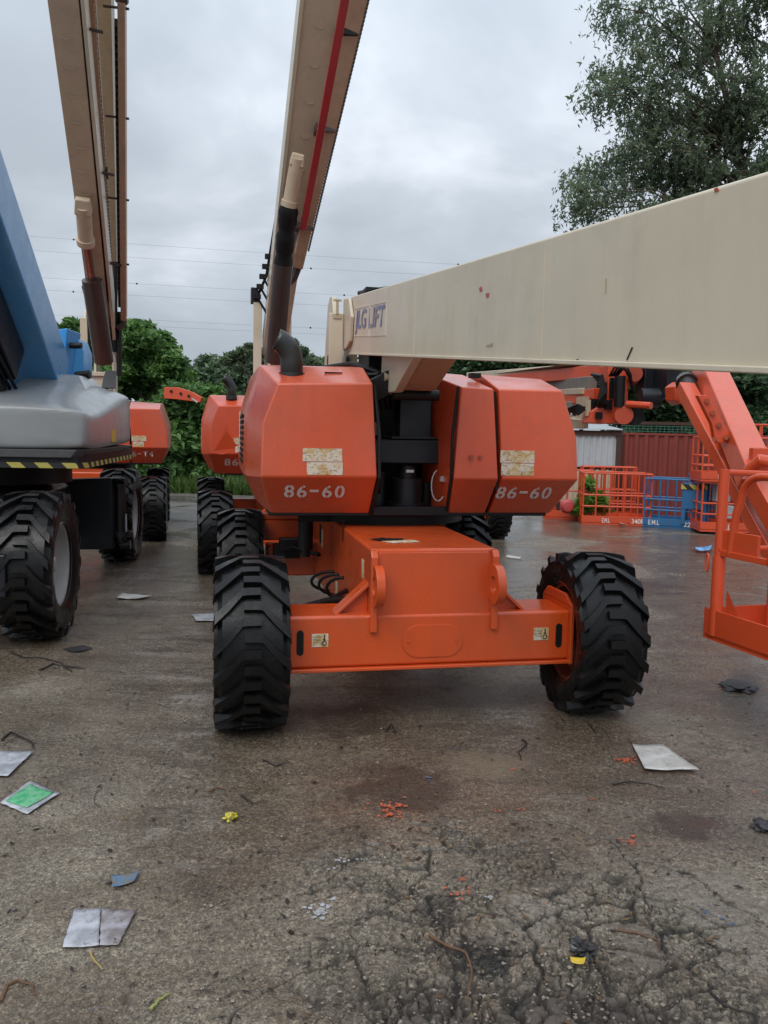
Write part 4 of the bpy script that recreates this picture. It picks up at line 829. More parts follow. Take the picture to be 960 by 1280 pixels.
# hydraulic line on the left of the boom with a red cap
mb = MB(); mb.tube([P_(M2, 336, 352, 13.0), P_(M2, 349, 270, 12.4), P_(M2, 375, 90, 11.0)], .028, 8); mb.tube([P_(M2, 322, 370, 13.2), P_(M2, 333, 345, 13.1), P_(M2, 345, 272, 12.5)], .022, 8); mb.build('hydraulic_line', BLACK, M2)
mb = MB(); mb.tube([P_(M2, 374.5, 88, 10.9), P_(M2, 377, 66, 10.8)], .045, 10); mb.build('red_cap', RED, M2)
mb = MB(); mb.box(P_(M2, 377, 66, 10.8)-Vector((.05, .05, .03)), P_(M2, 377, 66, 10.8)+Vector((.05, .05, .1))); mb.build('line_fitting', BLACK, M2)
for k in range(5):
    f = k/4; mb = MB(); p = P_(M2, 322+14*f, 372-50*f, 13.0); mb.box(p-Vector((.06, .04, .02)), p+Vector((.05, .04, .05))); mb.tube([p, p+Vector((.15, 0, -.25))], .018, 6); mb.build('valve_fitting', BLACK, M2)
mb = MB(); mb.box(P_(M2, 314, 378, 13.0), P_(M2, 322, 362, 13.2)); mb.build('work_lamp', NAVY, M2)
for f in range(6):
    mb = MB(); c = ext_(A, Bt, .62+f*.085); n_ = Vector((0, -1, 0)); p = c+upv*sgn_u*.275; mb.tube(arc(p, side*.06, (Bt-A).normalized()*.03, PI, 2*PI, 6), .006, 5); mb.build('weld_mark', CREAM_D, bm2)

# --- third machine, far left lane
M3 = thing('boom_lift', 'orange boom lift reading T4, half hidden by the grey hood, two booms raised', 'boom lift', (-4.86, 13.0, 0), R(14))
simple_machine(M3, ORANGE_F)
stencil('86-T4', M3, .64, 1.33, .125, .46)
decals(M3, [(.74, 1.60, .24, .09), (.76, 1.50, .18, .09)])
mast(M3, -.17, 4.05, 2.9)
mb = MB(); mb.box((-.14, 2.6, 2.35), (.28, 2.95, 2.78)); mb.box((-.2, 2.55, 2.78), (.3, 3.0, 2.86)); mb.build('mast_block', CREAM, M3, bevel=.01)
A = P_(M3, 132, 445, 16.2); Bt = P_(M3, 82, 0, 11.2)
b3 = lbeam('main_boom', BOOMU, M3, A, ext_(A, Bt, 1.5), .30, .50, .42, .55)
side = (Bt-A).cross(Vector((0, -1, .3))).normalized()
if (inv(M3, (50, 10, 5))-inv(M3, (0, 10, 5))).dot(side) < 0: side = -side
mb = MB(); mb.beam(ext_(A, Bt, .02)+side*.22, ext_(A, Bt, 1.5)+side*.25, .05, .56, .05, .6, up=(0, -1, .3)); mb.build('boom_side_plate', CREAM, M3, bevel=.006)
mb = MB(); mb.tube([P_(M3, 130, 452, 14.9), P_(M3, 115, 350, 14.2)], .17, 18); mb.build('lift_cylinder', CYL, M3)
mb = MB(); mb.tube([P_(M3, 115, 352, 14.2), P_(M3, 107, 300, 13.6)], .07, 12); mb.build('cylinder_rod', CHROME, M3)
mb = MB(); a_, b_ = P_(M3, 107.5, 305, 13.6), P_(M3, 104, 258, 13.1); mb.tube([a_, a_.lerp(b_, .15)], .145, 16); mb.tube([a_.lerp(b_, .15), b_], [.12, .12], 16); mb.build('cylinder_anchor', BOOMU, M3)
mb = MB(); mb.beam(a_.lerp(b_, .85), a_.lerp(b_, 1.2), .26, .22, .22, .10, up=(0, -1, .3)); mb.build('anchor_bracket', BOOMU, M3, bevel=.02)
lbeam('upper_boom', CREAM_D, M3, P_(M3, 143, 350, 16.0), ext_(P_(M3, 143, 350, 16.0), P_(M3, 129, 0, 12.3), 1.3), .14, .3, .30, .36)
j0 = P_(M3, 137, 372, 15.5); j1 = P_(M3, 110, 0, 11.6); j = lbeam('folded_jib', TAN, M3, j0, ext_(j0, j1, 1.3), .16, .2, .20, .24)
mb = MB(); p = ext_(j0, j1, .50); mb.box(p-Vector((.12, .15, .06)), p+Vector((.12, .1, .06))); mb.build('clamp', BLACK, j)
mb = MB()
for k in range(90):
    p = ext_(j0, j1, .1+k*.0133); mb.box(p+Vector((.085, -.12, -.02)), p+Vector((.102, -.07, .018)))
mb.build('cable_chain', CARRIER, j)
j0 = P_(M3, 155, 398, 15.5); j1 = P_(M3, 152.5, 0, 11.6); j = lbeam('guide_rail', TAN, M3, j0, ext_(j0, j1, 1.0), .10, .16, .10, .18)
mb = MB()
for k in range(44):
    p = ext_(j0, j1, .06+k*.0205); mb.box(p+Vector((-.10, -.05, -.055)), p+Vector((-.058, .03, .055)))
mb.build('cable_chain', BLACK, j)
mb = MB(); mb.tube([ext_(j0, j1, .995), ext_(j0, j1, 1.03)], .09, 8); mb.tube([j0, j0+Vector((-.02, 0, -.12)), j0+Vector((-.12, 0, -.2))], .06, 8); mb.build('rail_end_cap', CYL, j)
for f in (.22, .45, .70, .98):
    mb = MB(); p = ext_(j0, j1, f); mb.tube([p+Vector((-.25, .1, .05)), p+Vector((0.09, -.02, 0))], .018, 6); mb.build('rail_bracket', CYL, j)
for f in (.35, .62, .95):
    mb = MB(); p = ext_(A, Bt, f)+side*.24; mb.tube([p, p+Vector((.2, -.02, -.03))], .022, 6); mb.build('boom_bracket', CYL, b3)
mb = MB(); mb.tube([P_(M3, 112, 440, 15.3), P_(M3, 109, 380, 15.2), P_(M3, 103, 358, 15.1), P_(M3, 113, 354, 15.1)], .02, 6); mb.tube([P_(M3, 149, 470, 15.6), P_(M3, 149, 390, 15.6)], .05, 8); mb.tube([P_(M3, 143, 440, 15.6), P_(M3, 144, 330, 15.4)], .05, 8); mb.build('hydraulic_line', BLACK, M3)
for k in range(9):
    p = ext_(A, Bt, .46+k*.06); mb = MB(); mb.tube(arc(p+Vector((0, -.23, -.17)), (.08, 0, 0), (0, -.01, .03), PI, 2*PI, 6), .007, 5); mb.build('weld_mark', CREAM_D, b3)

# --- dark/grey machine with the blue boom, near left
M4 = thing('blue_boom_lift', 'grey hooded boom lift with raised blue boom and black chassis at the left edge', 'boom lift', (-3.78, 6.38, 0), R(9))
for sx, sy in ((-1, .42), (1, .42), (-1, 4.75), (1, 4.75)): wheel(M4, sx*.89, sy, .635, (HG, TYB, RG_), 0, spin=sy)
mb = MB(); mb.prism([(x, 1.0, z) for x, z in ((-.5, .42), (.5, .42), (.5, 1.1), (.3, 1.2), (-.3, 1.2), (-.5, 1.1))], (0, 3.1, 0)); mb.build('chassis', NAVY, M4, bevel=.02)
mb = MB(); mb.prism([(.12, 3.55, .42), (.12, 3.55, 1.0), (.45, 3.55, 1.17), (.97, 3.55, 1.19), (.97, 3.55, .30), (.55, 3.55, .30)], (0, .25, 0)); mb.box((-.97, 3.55, .30), (.12, 3.8, 1.0)); mb.build('rear_axle_box', NAVY, M4, bevel=.012)
mb = MB(); mb.box((-.85, -.2, .45), (.80, .2, .80)); mb.build('front_axle', NAVY, M4, bevel=.02)
mb = MB(); mb.tube([(1.02, 3.85, .35), (1.02, 3.85, 1.17)], .075, 16); mb.tube([(1.02, 3.85, 1.08), (1.02, 3.85, 1.13)], .13, 16); mb.tube([(1.02, 3.85, .42), (1.02, 3.85, .50)], .13, 16); mb.tube([(1.02, 3.85, .32), (1.15, 3.85, .32)], .06, 12); mb.tube([(1.14, 3.6, 1.15), (.9, 3.8, 1.15)], .04, 8); mb.build('king_pin', BLACKG, M4)
mb = MB(); mb.tube([(1.105, 3.78, .50), (1.105, 3.78, .72)], .012, 8); mb.build('grease_rod', ZINC, M4)
mb = MB(); mb.lathe([(.001, 1.2), (.7, 1.2), (.7, 1.42), (.001, 1.42)], o=(0, 2.6, 0), axis='z', n=40); mb.build('slew_ring', BLACK, M4)
mb = MB(); mb.prism([(-1.14, 1.02, 1.43), (1.10, 1.02, 1.43), (1.16, 1.2, 1.43), (1.16, 4.0, 1.43), (-1.2, 4.0, 1.43)], (0, 0, .12)); mb.build('turntable_deck', BLACK, M4)
mb = MB(); mb.box((-1.14, 1.012, 1.425), (1.10, 1.019, 1.475)); mb.hexa([(1.10, 1.012, 1.425), (1.167, 1.19, 1.425), (1.162, 1.20, 1.425), (1.09, 1.02, 1.425), (1.10, 1.012, 1.475), (1.167, 1.19, 1.475), (1.162, 1.20, 1.475), (1.09, 1.02, 1.475)]); mb.box((1.161, 1.2, 1.425), (1.167, 4.0, 1.475)); mb.build('hazard_tape', HAZ, M4, smooth=0)
def half(y, xs, zb_, zs, zt_, xt): return [(xs-.03, zb_), (xs, zb_+.03), (xs+.01, (zb_+zs)/2), (xs, zs-.02), (xs-.03, zs+.012), (xs*.55+xt*.45, zs+.65*(zt_-zs)), (xt, zt_)]
mb = MB(); rings = []
for y, xs, zb_, zs, zt_, xt in ((.96, 1.10, 1.62, 1.93, 1.97, .8), (.985, 1.165, 1.60, 1.95, 2.0, .8), (1.06, 1.19, 1.59, 1.94, 2.03, .78), (1.3, 1.21, 1.57, 1.92, 2.10, .7), (1.8, 1.22, 1.58, 1.98, 2.22, .62), (2.4, 1.22, 1.59, 2.09, 2.33, .60), (3.1, 1.21, 1.60, 2.18, 2.36, .62), (3.7, 1.20, 1.60, 2.20, 2.34, .62), (3.9, 1.10, 1.63, 2.15, 2.28, .6)):
    h_ = half(y, xs, zb_, zs, zt_, xt); rings.append([Vector((x, y, z)) for x, z in h_]+[Vector((-x*(1 if x > .9 else .12), y, z-(.16 if z > zs+.02 and y > 1.4 else 0))) for x, z in h_[::-1]])
mb.loft(rings); mb.build('grey_hood', GREY, M4, subsurf=2, smooth=180)
mb = MB(); rings = []
for y, xs in ((.99, 1.10), (1.05, 1.17), (1.3, 1.195), (2.2, 1.20), (3.8, 1.19)):
    rings.append([Vector((xs, y, 1.60)), Vector((xs-.06, y, 1.52)), Vector((-xs+.06, y, 1.52)), Vector((-xs, y, 1.60))])
mb.loft(rings); mb.build('hood_skirt', GREY_D, M4, bevel=.01)
mb = MB(); mb.hexa([(.15, 2.3, 2.2), (.95, 2.3, 2.2), (.95, 3.5, 2.2), (.15, 3.5, 2.2), (.25, 2.7, 2.40), (.80, 2.7, 2.385), (.80, 3.4, 2.40), (.25, 3.4, 2.42)]); mb.build('hood_scoop', GREY, M4, bevel=.04, seg=3)
mb = MB(); mb.box((1.222, 2.1, 1.66), (1.228, 2.35, 1.79)); mb.build('yellow_sticker', YELLOW, M4, label='small yellow warning sticker')
mb = MB(); mb.prism([(1.05, 3.2, 2.28), (1.05, 3.5, 2.28), (1.05, 3.5, 2.5), (1.05, 3.35, 2.42)], (-.12, 0, 0)); mb.build('exhaust_pipe', BLACKG, M4)
# blue boom
Dv = Vector((.062, -.749, .66)).normalized()
pts_t0, pts_b0 = at(74, 405, Y=9.3), at(74, 480, Y=9.05)
rgt = Vector((-.98, -.10, 0)).normalized()
def q4(o): return [o[0], o[1], o[1]+rgt*1.15, o[0]+rgt*1.15]
e0 = [pts_t0+Vector((0, 0, -.0)), pts_b0]
hh_ = (pts_t0-pts_b0); upb = Dv.cross(rgt).normalized()
if upb.z < 0: upb = -upb
b0 = pts_b0; t0_ = b0+upb*.49
mb = MB(); mb.loft([[inv(M4, p) for p in (b0+Dv*d, t0_+Dv*d, t0_+Dv*d+rgt*.75, b0+Dv*d+rgt*.75)] for d in (-.15, 9.0)]); bb = mb.build('blue_boom', BLUE, M4, bevel=.02, seg=3)
mb = MB(); mb.loft([[inv(M4, p) for p in (b0+Dv*d-upb*.45+rgt*.22, b0+Dv*d-upb*.02+rgt*.22, b0+Dv*d-upb*.02+rgt*.7, b0+Dv*d-upb*.45+rgt*.7)] for d in (.5, 9.0)]); mb.build('inner_boom', NAVY, M4, bevel=.015)  # navy colour also carries the shade under the blue boom
mb = MB(); mb.tube([inv(M4, b0+rgt*.45-upb*.5+Dv*.3), inv(M4, b0+rgt*.5-upb*.72+Dv*4)], .12, 16); mb.build('lift_cylinder', BLACKG, M4)
mb = MB()
for k in range(5): mb.tube([inv(M4, b0+rgt*(.25+.06*k)+upb*-.47+Dv*.4), inv(M4, b0+rgt*(.3+.05*k)-upb*(.52+.04*k)+Dv*1.5), inv(M4, b0+rgt*(.25+.06*k)-upb*.47+Dv*4)], .02, 6)
mb.build('hose', BLACK, M4)
# blue pivot bracket behind the hood
mb = MB(); mb.prism([P_(M4, 70, 412, 9.4), P_(M4, 84, 410, 9.4), P_(M4, 78, 482, 9.35), P_(M4, 66, 482, 9.35), P_(M4, 70, 450, 9.4)], (.05, .5, 0)); mb.prism([P_(M4, 84, 418, 9.6), P_(M4, 98, 424, 9.8), P_(M4, 104, 440, 9.8), P_(M4, 104, 482, 9.8), P_(M4, 80, 482, 9.6)], (.03, .4, 0)); mb.build('pivot_bracket', BLUE_B, M4, bevel=.012)
mb = MB(); mb.tube([P_(M4, 88, 432, 9.5), P_(M4, 102, 432, 9.5)], .035, 12); mb.build('pivot_pin', BLACK, M4)
mb = MB(); mb.tube([P_(M4, 95, 470, 9.5), P_(M4, 112, 468, 9.5)], .05, 12); mb.build('pivot_pin', BLACK, M4)
mb = MB(); mb.box(inv(M4, at(-40, 480, Y=9.2)), inv(M4, at(2, 462, Y=9.2))+Vector((0, .2, 0))); mb.box((-.3, 2.9, 1.5), (.4, 3.6, 2.7)); mb.build('boom_pedestal', BLUE, M4, bevel=.01)

# another dark wheel just beyond the left edge is part of this machine (its front left)
# ------------------------------------------------------------------ right-hand machine with jib and basket
M5 = thing('jib_boom_lift', 'orange boom lift on the right whose jib arms hang down to a railed basket', 'boom lift', (.85, 14.3, 0), R(8))
simple_machine(M5, ORANGE_F)
def Q(px, py, Y): return P_(M5, px, py, Y)
def qb(name, mat, a, b, w, h, w1=None, h1=None, up=(0, 0, 1), bev=.008, parent=None):
    mb = MB(); mb.beam(a, b, w, h, w1, h1, up); return mb.build(name, mat, parent or M5, bevel=bev)
tb = qb('upper_boom', CREAM, Q(590, 474, 13.3), Q(742, 464, 9.6), .20, .20, .20, .18)
mb = MB(); mb.prism([Q(590, 471, 13.2), Q(709, 455, 9.7), Q(742, 457, 9.4), Q(745, 462, 9.4), Q(640, 470, 12)], (0, .12, 0)); mb.build('boom_top_plate', CREAM_D, M5)
qb('boom_side_beam', ORANGE_B, Q(590, 479, 13.2), Q(760, 463, 8.95), .08, .14, .08, .145)
cc = qb('cable_carrier', CARRIER, Q(650, 486, 12.0), Q(741, 479, 9.1), .10, .15, .10, .15)
mb = MB()
for k in range(12):
    p = Q(662+6.6*k, 484-.55*k, 11.5-.2*k); mb.box(p-Vector((.02, .10, .035)), p+Vector((.02, -.05, .035)))
mb.build('carrier_slot', BLACK, cc)
qb('boom_lower_plate', CREAM_D, Q(650, 493, 12), Q(733, 489, 9.2), .10, .07)
qb('lower_boom', ORANGE_B, Q(660, 505, 11.4), Q(748, 494, 8.95), .12, .15, .12, .15)
cc = qb('cable_carrier', CARRIER, Q(680, 512, 11.0), Q(709, 509, 9.3), .12, .13)
qb('boom_tail', CREAM_D, Q(680, 515, 11.0), Q(725, 530, 9.0), .14, .10)
# knuckle
mb = MB(); mb.prism([Q(x, y, 8.7) for x, y in ((760, 456), (800, 457), (803, 470), (797, 480), (786, 483), (785, 507), (797, 510), (797, 520), (783, 528), (758, 530), (736, 529), (739, 514), (750, 507), (760, 500))], (0, .22, 0)); mb.build('knuckle_casting', ORANGE_B, M5, bevel=.012)
mb = MB(); mb.tube([Q(775, 470, 8.55), Q(774, 509, 8.55)], .055, 14); mb.build('rotator_cylinder', BLACK, M5)
mb = MB(); mb.tube([Q(793, 467, 8.62), Q(793, 467, 8.9)], .085, 20); mb.build('knuckle_pin', RIMO2, M5)
mb = MB(); mb.tube([Q(780, 519, 8.5), Q(780, 519, 8.9)], .095, 22); mb.build('knuckle_pin', RIMO2, M5)
mb = MB(); mb.tube([Q(793, 520, 8.52), Q(793, 520, 8.8)], .10, 20); mb.build('rotator_disc', BLACK, M5)
mb = MB(); mb.tube([Q(784, 505, 8.5), Q(814, 507, 8.3)], .035, 10); mb.build('stub_arm', ORANGE_B, M5)
for k in range(5):
    mb = MB(); mb.tube([Q(740+3*k, 468+3*k, 8.8), Q(752, 470+4*k, 8.5), Q(757-2*k, 490+2*k, 8.5), Q(748+3*k, 508, 8.7)], .02, 6); mb.build('hose', BLACK, M5)
mb = MB(); mb.box(Q(727, 535, 9.0), Q(733, 496, 9.1)+Vector((0, .1, 0))); mb.tube([Q(737, 500, 8.8), Q(737, 520, 8.8)], .05, 10); mb.build('support_post', CREAM_D, M5)
mb = MB(); mb.box(Q(738, 517, 8.75), Q(754, 499, 8.78)); mb.box(Q(752, 512, 8.72), Q(758, 478, 8.75)); mb.build('cable_clamp', BLACK, M5)
mb = MB(); mb.box(Q(805, 492, 8.6), Q(835, 458, 8.75)+Vector((0, .1, 0))); mb.box(Q(833, 497, 8.3), Q(846, 455, 8.4)+Vector((0, .2, 0))); mb.tube([Q(800, 497, 8.5), Q(825, 497, 8.5)], .10, 14); mb.build('rotator_housing', NAVY, M5, bevel=.01)
for a_, b_ in (((745, 515), (753, 524)), ((763, 472), (767, 498)), ((757, 500), (765, 512))):
    mb = MB(); p, q = Q(*a_, 8.66), Q(*b_, 8.66); mb.box((min(p.x, q.x), min(p.y, q.y), min(p.z, q.z)), (max(p.x, q.x), max(p.y, q.y)+.02, max(p.z, q.z))); mb.build('casting_recess_shade', BLACK, M5)  # black blocks paint the shade of cutouts on the solid casting
for k in range(4):
    mb = MB(); mb.tube([Q(762+k*3, 470, 8.6), Q(768+k*5, 459-k, 8.5), Q(782+k*2, 462+2*k, 8.5), Q(790, 478+3*k, 8.6)], .014, 6); mb.build('hose', BLACK, M5)
for k in range(5):
    mb = MB(); mb.tube([Q(708+2*k, 512+k, 9.0), Q(722, 506+3*k, 8.8), Q(734+2*k, 512-2*k, 8.8), Q(744, 502+3*k, 8.75)], .016, 6); mb.build('hose', BLACK, M5)
# jib: two parallel arms and cylinder
qb('upper_arm', ORANGE_F, Q(877, 440, 8.0), Q(947, 600, 6.2), .19, .23, .20, .24, up=(1, .0, 0), bev=.012)
qb('upper_arm_extension', ORANGE_F, Q(942, 590, 6.25), Q(1028, 740, 5.5), .16, .2, .16, .2, up=(1, .0, 0))
qb('lower_arm', ORANGE_F, Q(856, 484, 7.6), Q(985, 722, 5.8), .12, .15, .12, .15, up=(1, 0, 0), bev=.012)
mb = MB(); mb.prism([Q(x, y, 6.62) for x, y in ((872, 494), (884, 494), (914, 545), (913, 553), (898, 554), (894, 550), (890, 530), (881, 512))], (0, .05, 0)); pl = mb.build('arm_plate', ORANGE_B, M5, bevel=.006)
for x, y in ((884, 501), (891, 516), (899, 531), (893, 549), (908, 547)): mb = MB(); mb.tube([Q(x, y, 6.59), Q(x, y, 6.62)], .02, 8); mb.build('bolt', RIMO, pl)
mb = MB(); mb.tube([Q(858, 478, 7.7), Q(884, 545, 7.1)], [.085, .065], 16); mb.tube([Q(858, 477, 7.72), Q(859, 480, 7.66)], .10, 16); mb.build('jib_cylinder', BLACKG, M5)
mb = MB(); mb.prism([Q(843, 483, 7.9), Q(853, 476, 7.9), Q(858, 480, 7.9), Q(857, 500, 7.9), Q(851, 506, 7.9), Q(844, 500, 7.9)], (0, .2, 0)); mb.build('arm_clevis', ORANGE_B, M5, bevel=.01)
mb = MB(); mb.box(Q(940, 592, 6.2), Q(975, 560, 6.3)); mb.tube([Q(935, 590, 6.1), Q(950, 575, 6.0), Q(975, 580, 6.0)], .05, 10); mb.prism([Q(935, 600, 6.1), Q(960, 570, 6.1), Q(985, 600, 6.1), Q(960, 625, 6.1)], (0, .1, 0)); mb.build('basket_mount', ORANGE_B, M5, bevel=.01)
# basket: tray, posts, rails
def W(x, y, z): return inv(M5, (x, y, z))
a0, a1 = Vector((2.14, 5.32, 0)), Vector((2.66, 3.62, 0)); dn = Vector((.92, .28, 0)).normalized()*.92
def tr(k, z, off=0.0):
    p = [a0, a1, a1+dn, a0+dn][k]; return inv(M5, Vector((p.x, p.y, z)))
bk = MB()
bk.box
c4 = [Vector((p.x, p.y, 0)) for p in (a0, a1, a1+dn, a0+dn)]
mid = sum(c4, Vector())/4
def slab(mb, z0, z1, s=1.0):
    r = [mid+(p-mid)*s for p in c4]; mb.loft([[inv(M5, p+Vector((0, 0, z))) for p in r] for z in (z0, z1)])
mb = MB(); slab(mb, .50, .535)
for p, q in zip(c4, c4[1:]+c4[:1]):
    n_ = (q-p).normalized().cross(Vector((0, 0, 1))); P1 = [p, q, q-n_*.018 if (mid-p).dot(-n_) > 0 else q+n_*.018, p-n_*.018 if (mid-p).dot(-n_) > 0 else p+n_*.018]
    mb.loft([[inv(M5, v_+Vector((0, 0, z))) for v_ in P1] for z in (.515, .70)])
mb.build('basket_tray', ORANGE_B, M5, bevel=.006)
def pt(u, v, z): p = a0.lerp(a1, u)+dn*v; return inv(M5, Vector((p.x, p.y, z)))
mb = MB()
mb.tube([pt(.045, .03, .53), pt(.045, .03, 1.62)], .033, 14); mb.tube([pt(.045, .03, .53), pt(.045, .03, 1.05)], .040, 14); mb.prism([pt(.10, .03, .70), pt(.16, .03, .70), pt(.10, .03, .84)], (.0, .012, 0)); mb.build('corner_post', ORANGE_B, M5)
for (u, v) in ((.5, .03), (.95, .03), (.04, .97), (.95, .97), (.04, .5)): mb = MB(); mb.tube([pt(u, v, .53), pt(u, v, 1.12 if u > .4 and v < .1 else 1.58)], .02, 12); mb.build('basket_post', ORANGE_B, M5)
mb = MB(); hoop = [pt(.10, .03, 1.08), pt(.12, .03, 1.35)]+[pt(.14+.10*(1-math.cos(a)), .03, 1.44+.15*math.sin(a)) for a in [PI/2*k/6 for k in range(7)]]+[pt(.95, .03, 1.59)]; mb.tube(hoop, .025, 12); mb.build('top_rail', ORANGE_B, M5)
mb = MB(); mb.tube([pt(.30, .03, 1.08), pt(.31, .03, 1.50)], .028, 12); mb.tube([pt(.25, .2, 1.56), pt(.30, .18, 1.48), pt(.42, .15, 1.44), pt(.95, .12, 1.44)], .022, 12); mb.build('inner_hoop', ORANGE_B, M5)
mb = MB(); mb.beam(pt(.05, .03, 1.08), pt(.97, .03, 1.08), .04, .04); mb.build('mid_rail', ORANGE_B, M5, bevel=.004)
mb = MB(); mb.tube([pt(.05, .03, 1.60), pt(.05, .97, 1.58), pt(.95, .97, 1.58)], .02, 10); mb.tube([pt(.05, .0, 1.10), pt(.05, .97, 1.10), pt(.95, .97, 1.10)], .018, 10); mb.build('rear_rail', ORANGE_B, M5)
mb = MB(); mb.beam(pt(.06, .03, 1.15), pt(.24, .03, 1.15), .02, .16); mb.box; mb.build('gate_panel', ORANGE_B, M5, bevel=.004)
mb = MB(); mb.tube(arc(pt(.0, .0, 1.0), (.0, .02, 0), (0, 0, .06), 0, 2*PI, 12), .006, 6); mb.build('lanyard_ring', ORANGE_B, M5)

# ------------------------------------------------------------------ baskets, shed and sheet fence at the back right
def basket(name, label, loc, rz, w, d, h, mat, words=None, curved=True, box=False, levels=3, posts=5, group='loose work baskets at the back of the yard'):
    r = thing(name, label, 'basket', loc, rz, group)
    mb = MB(); mb.box((0, 0, .03), (w, d, .06)); th = .19
    for a, b in (((0, 0, .0), (w, .02, th)), ((0, d-.02, 0), (w, d, th)), ((0, 0.021, 0), (.02, d-.021, th)), ((w-.02, 0.021, 0), (w, d-.021, th))): mb.box(a, b)
    mb.build('tray', mat, r, bevel=.004)
    xs = [w*k/(posts-1) for k in range(posts)]
    for x in xs:
        for y in (.03, d-.03):
            mb = MB(); xx = min(max(x, .02), w-.02); mb.tube([(xx, y, .1), (xx, y, h)], .018, 8); mb.build('post', mat, r)
    for y in (d*.5,):
        for xx in (.02, w-.02): mb = MB(); mb.tube([(xx, y, .1), (xx, y, h)], .018, 8); mb.build('post', mat, r)
    for k in range(levels):
        z = h*(1-.42*k) if k < 2 else h*.36
        mb = MB(); mb.tube([(.02, .03, z), (w-.02, .03, z), (w-.02, d-.03, z), (.02, d-.03, z), (.02, .03, z)], .019, 8); mb.build('rail', mat, r)
    if words:
        for s, x, ww in words: text(s, 'lettering', WHITE, r, (x, -.001, .05), (1, 0, 0), (0, 0, 1), .10, width=ww, offset=.01)
    if box:
        mb = MB(); mb.prism([(w*.60, -.03, .42), (w*.60, -.03, .85), (w*.62, -.03, .95), (w*.97, -.03, .95), (w*.97, -.03, .10), (w*.9, -.03, .10), (w*.9, -.03, .42)], (0, .3, 0)); mb.prism([(w*.60, -.03, .1), (w*.66, -.03, .1), (w*.66, -.03, .42), (w*.60, -.03, .42)], (0, .3, 0)); mb.build('control_box', mat, r, bevel=.01)
        mb = MB(); mb.box((w*.58, -.05, .82), (w*.97, -.04, .92)); mb.build('hazard_plate', HAZ, r, smooth=0)
        mb = MB(); mb.tube([(w*.65, .1, .95), (w*.66, .1, 1.12), (w*.9, .1, 1.15), (w*.95, .1, 1.0)], .015, 8); mb.build('guard_hoop', mat, r)
    return r
basket('work_basket', 'orange railed basket farthest left beside the tin shed', (3.55, 18.05, 0), R(-10), 1.0, .8, 1.1, ORANGE_B)
basket('work_basket', 'wide orange railed basket in front of the white tin shed, left of the blue one', (4.15, 17.0, 0), R(-7), 1.42, .85, 1.08, ORANGE_B, [('E.M.L', .42, .16), ('3408', 1.02, .25)], posts=6)
basket('work_basket', 'orange basket behind the wide orange one, against the white tin shed', (4.35, 17.93, .0), R(-4), 1.2, .34, 1.18, ORANGE_B, posts=6)
basket('work_basket', 'blue railed basket with control box and hazard plate', (5.38, 16.85, 0), R(-30), 1.28, .8, 1.0, BLUE_K, [('E.M.L', .12, .22), ('22705', .82, .34)], box=True, posts=5)
lowb = basket('work_basket', 'orange basket on the ground right of the blue one with another stacked on it', (6.12, 15.65, .05), R(-6), 1.35, .8, .95, ORANGE_B, [('E.M.L: 2', .32, .36)])
basket('work_basket', 'orange basket stacked on top of another, right of the blue one', (6.08, 15.64, 1.02), R(-6), 1.35, .8, .85, ORANGE_B, [('E.M.L: 4', .32, .36)])
basket('work_basket', 'blue basket on the ground farthest right, mostly hidden behind the hanging jib', (7.55, 16.4, .0), R(-4), 1.5, .8, 1.0, BLUE_K)
basket('work_basket', 'topmost orange basket at the right edge of the picture behind the jib', (7.0, 16.7, 1.05), R(-4), 1.9, .8, 1.1, ORANGE_B, posts=7)
# electrical boxes in lower basket
mb = MB(); mb.box((6.52, 15.75, .3), (6.8, 15.95, .55)); mb.box((6.5, 15.9, .62), (6.78, 16.1, .98)); hb = mb.build('battery_charger', ZINC, None, bevel=.01); tag(hb, 'pale grey charger boxes standing in the lower stacked orange basket', 'charger')
def corrug(mb, x0, x1, y, z0, z1, pitch, depth, n_=None, top=0.0):
    n = int((x1-x0)/pitch*4); ring0, ring1 = [], []
    for k in range(n+1):
        x = x0+(x1-x0)*k/n; ph = k % 4; dy = depth if ph in (1, 2) else 0; ring0.append(Vector((x, y-dy, z0))); ring1.append(Vector((x, y-dy, z1+top*(x-x0))))
    mb.loft([ring0, ring1], cap=False, closed=False)
    return mb
fence = thing('sheet_fence', 'rust red corrugated metal sheet fence behind the blue basket', 'fence', (5.4, 18.6, 0), R(-2))
mb = MB(); corrug(mb, 0, 3.6, 0, 0, 1.93, .22, .04, top=-.015); o = mb.build('corrugated_sheet', RUST, fence, smooth=0); o.modifiers.new('t', 'SOLIDIFY').thickness = .004
mb = MB(); mb.box((0, -.05, 1.90), (3.6, .05, 1.95)); mb.build('top_rail', RUST, fence)
for x in (-.04, 1.8, 3.6): mb = MB(); mb.box((x-.04, -.05, 0), (x+.04, .08, 2.0)); mb.build('fence_post', BROWN, fence)
shed = thing('tin_shed', 'small white corrugated tin shed behind the orange baskets', 'shed', (3.95, 18.5, 0), R(-2))
mb = MB(); corrug(mb, 0.05, 1.25, 0, 0, 1.12, .11, .02); o = mb.build('lower_wall', CREAM, shed, smooth=0); o.modifiers.new('t', 'SOLIDIFY').thickness = .004
mb = MB(); corrug(mb, 0.05, 1.25, -.05, 1.16, 1.88, .13, .02); o = mb.build('upper_sheet', ZINC, shed, smooth=0); o.modifiers.new('t', 'SOLIDIFY').thickness = .004
for a_, b_ in (((-.02, -.12, 1.88), (1.34, -.04, 1.98)), ((-.02, -.08, 0), (.05, -.02, 1.878)), ((1.25, -.1, 0), (1.36, .1, 1.878)), ((0.05, -.02, 1.10), (1.25, .03, 1.16)), ((0, 1.5, 0), (1.3, 1.55, 1.95))):
    mb = MB(); mb.box(a_, b_); mb.build('frame_timber', BROWN, shed)
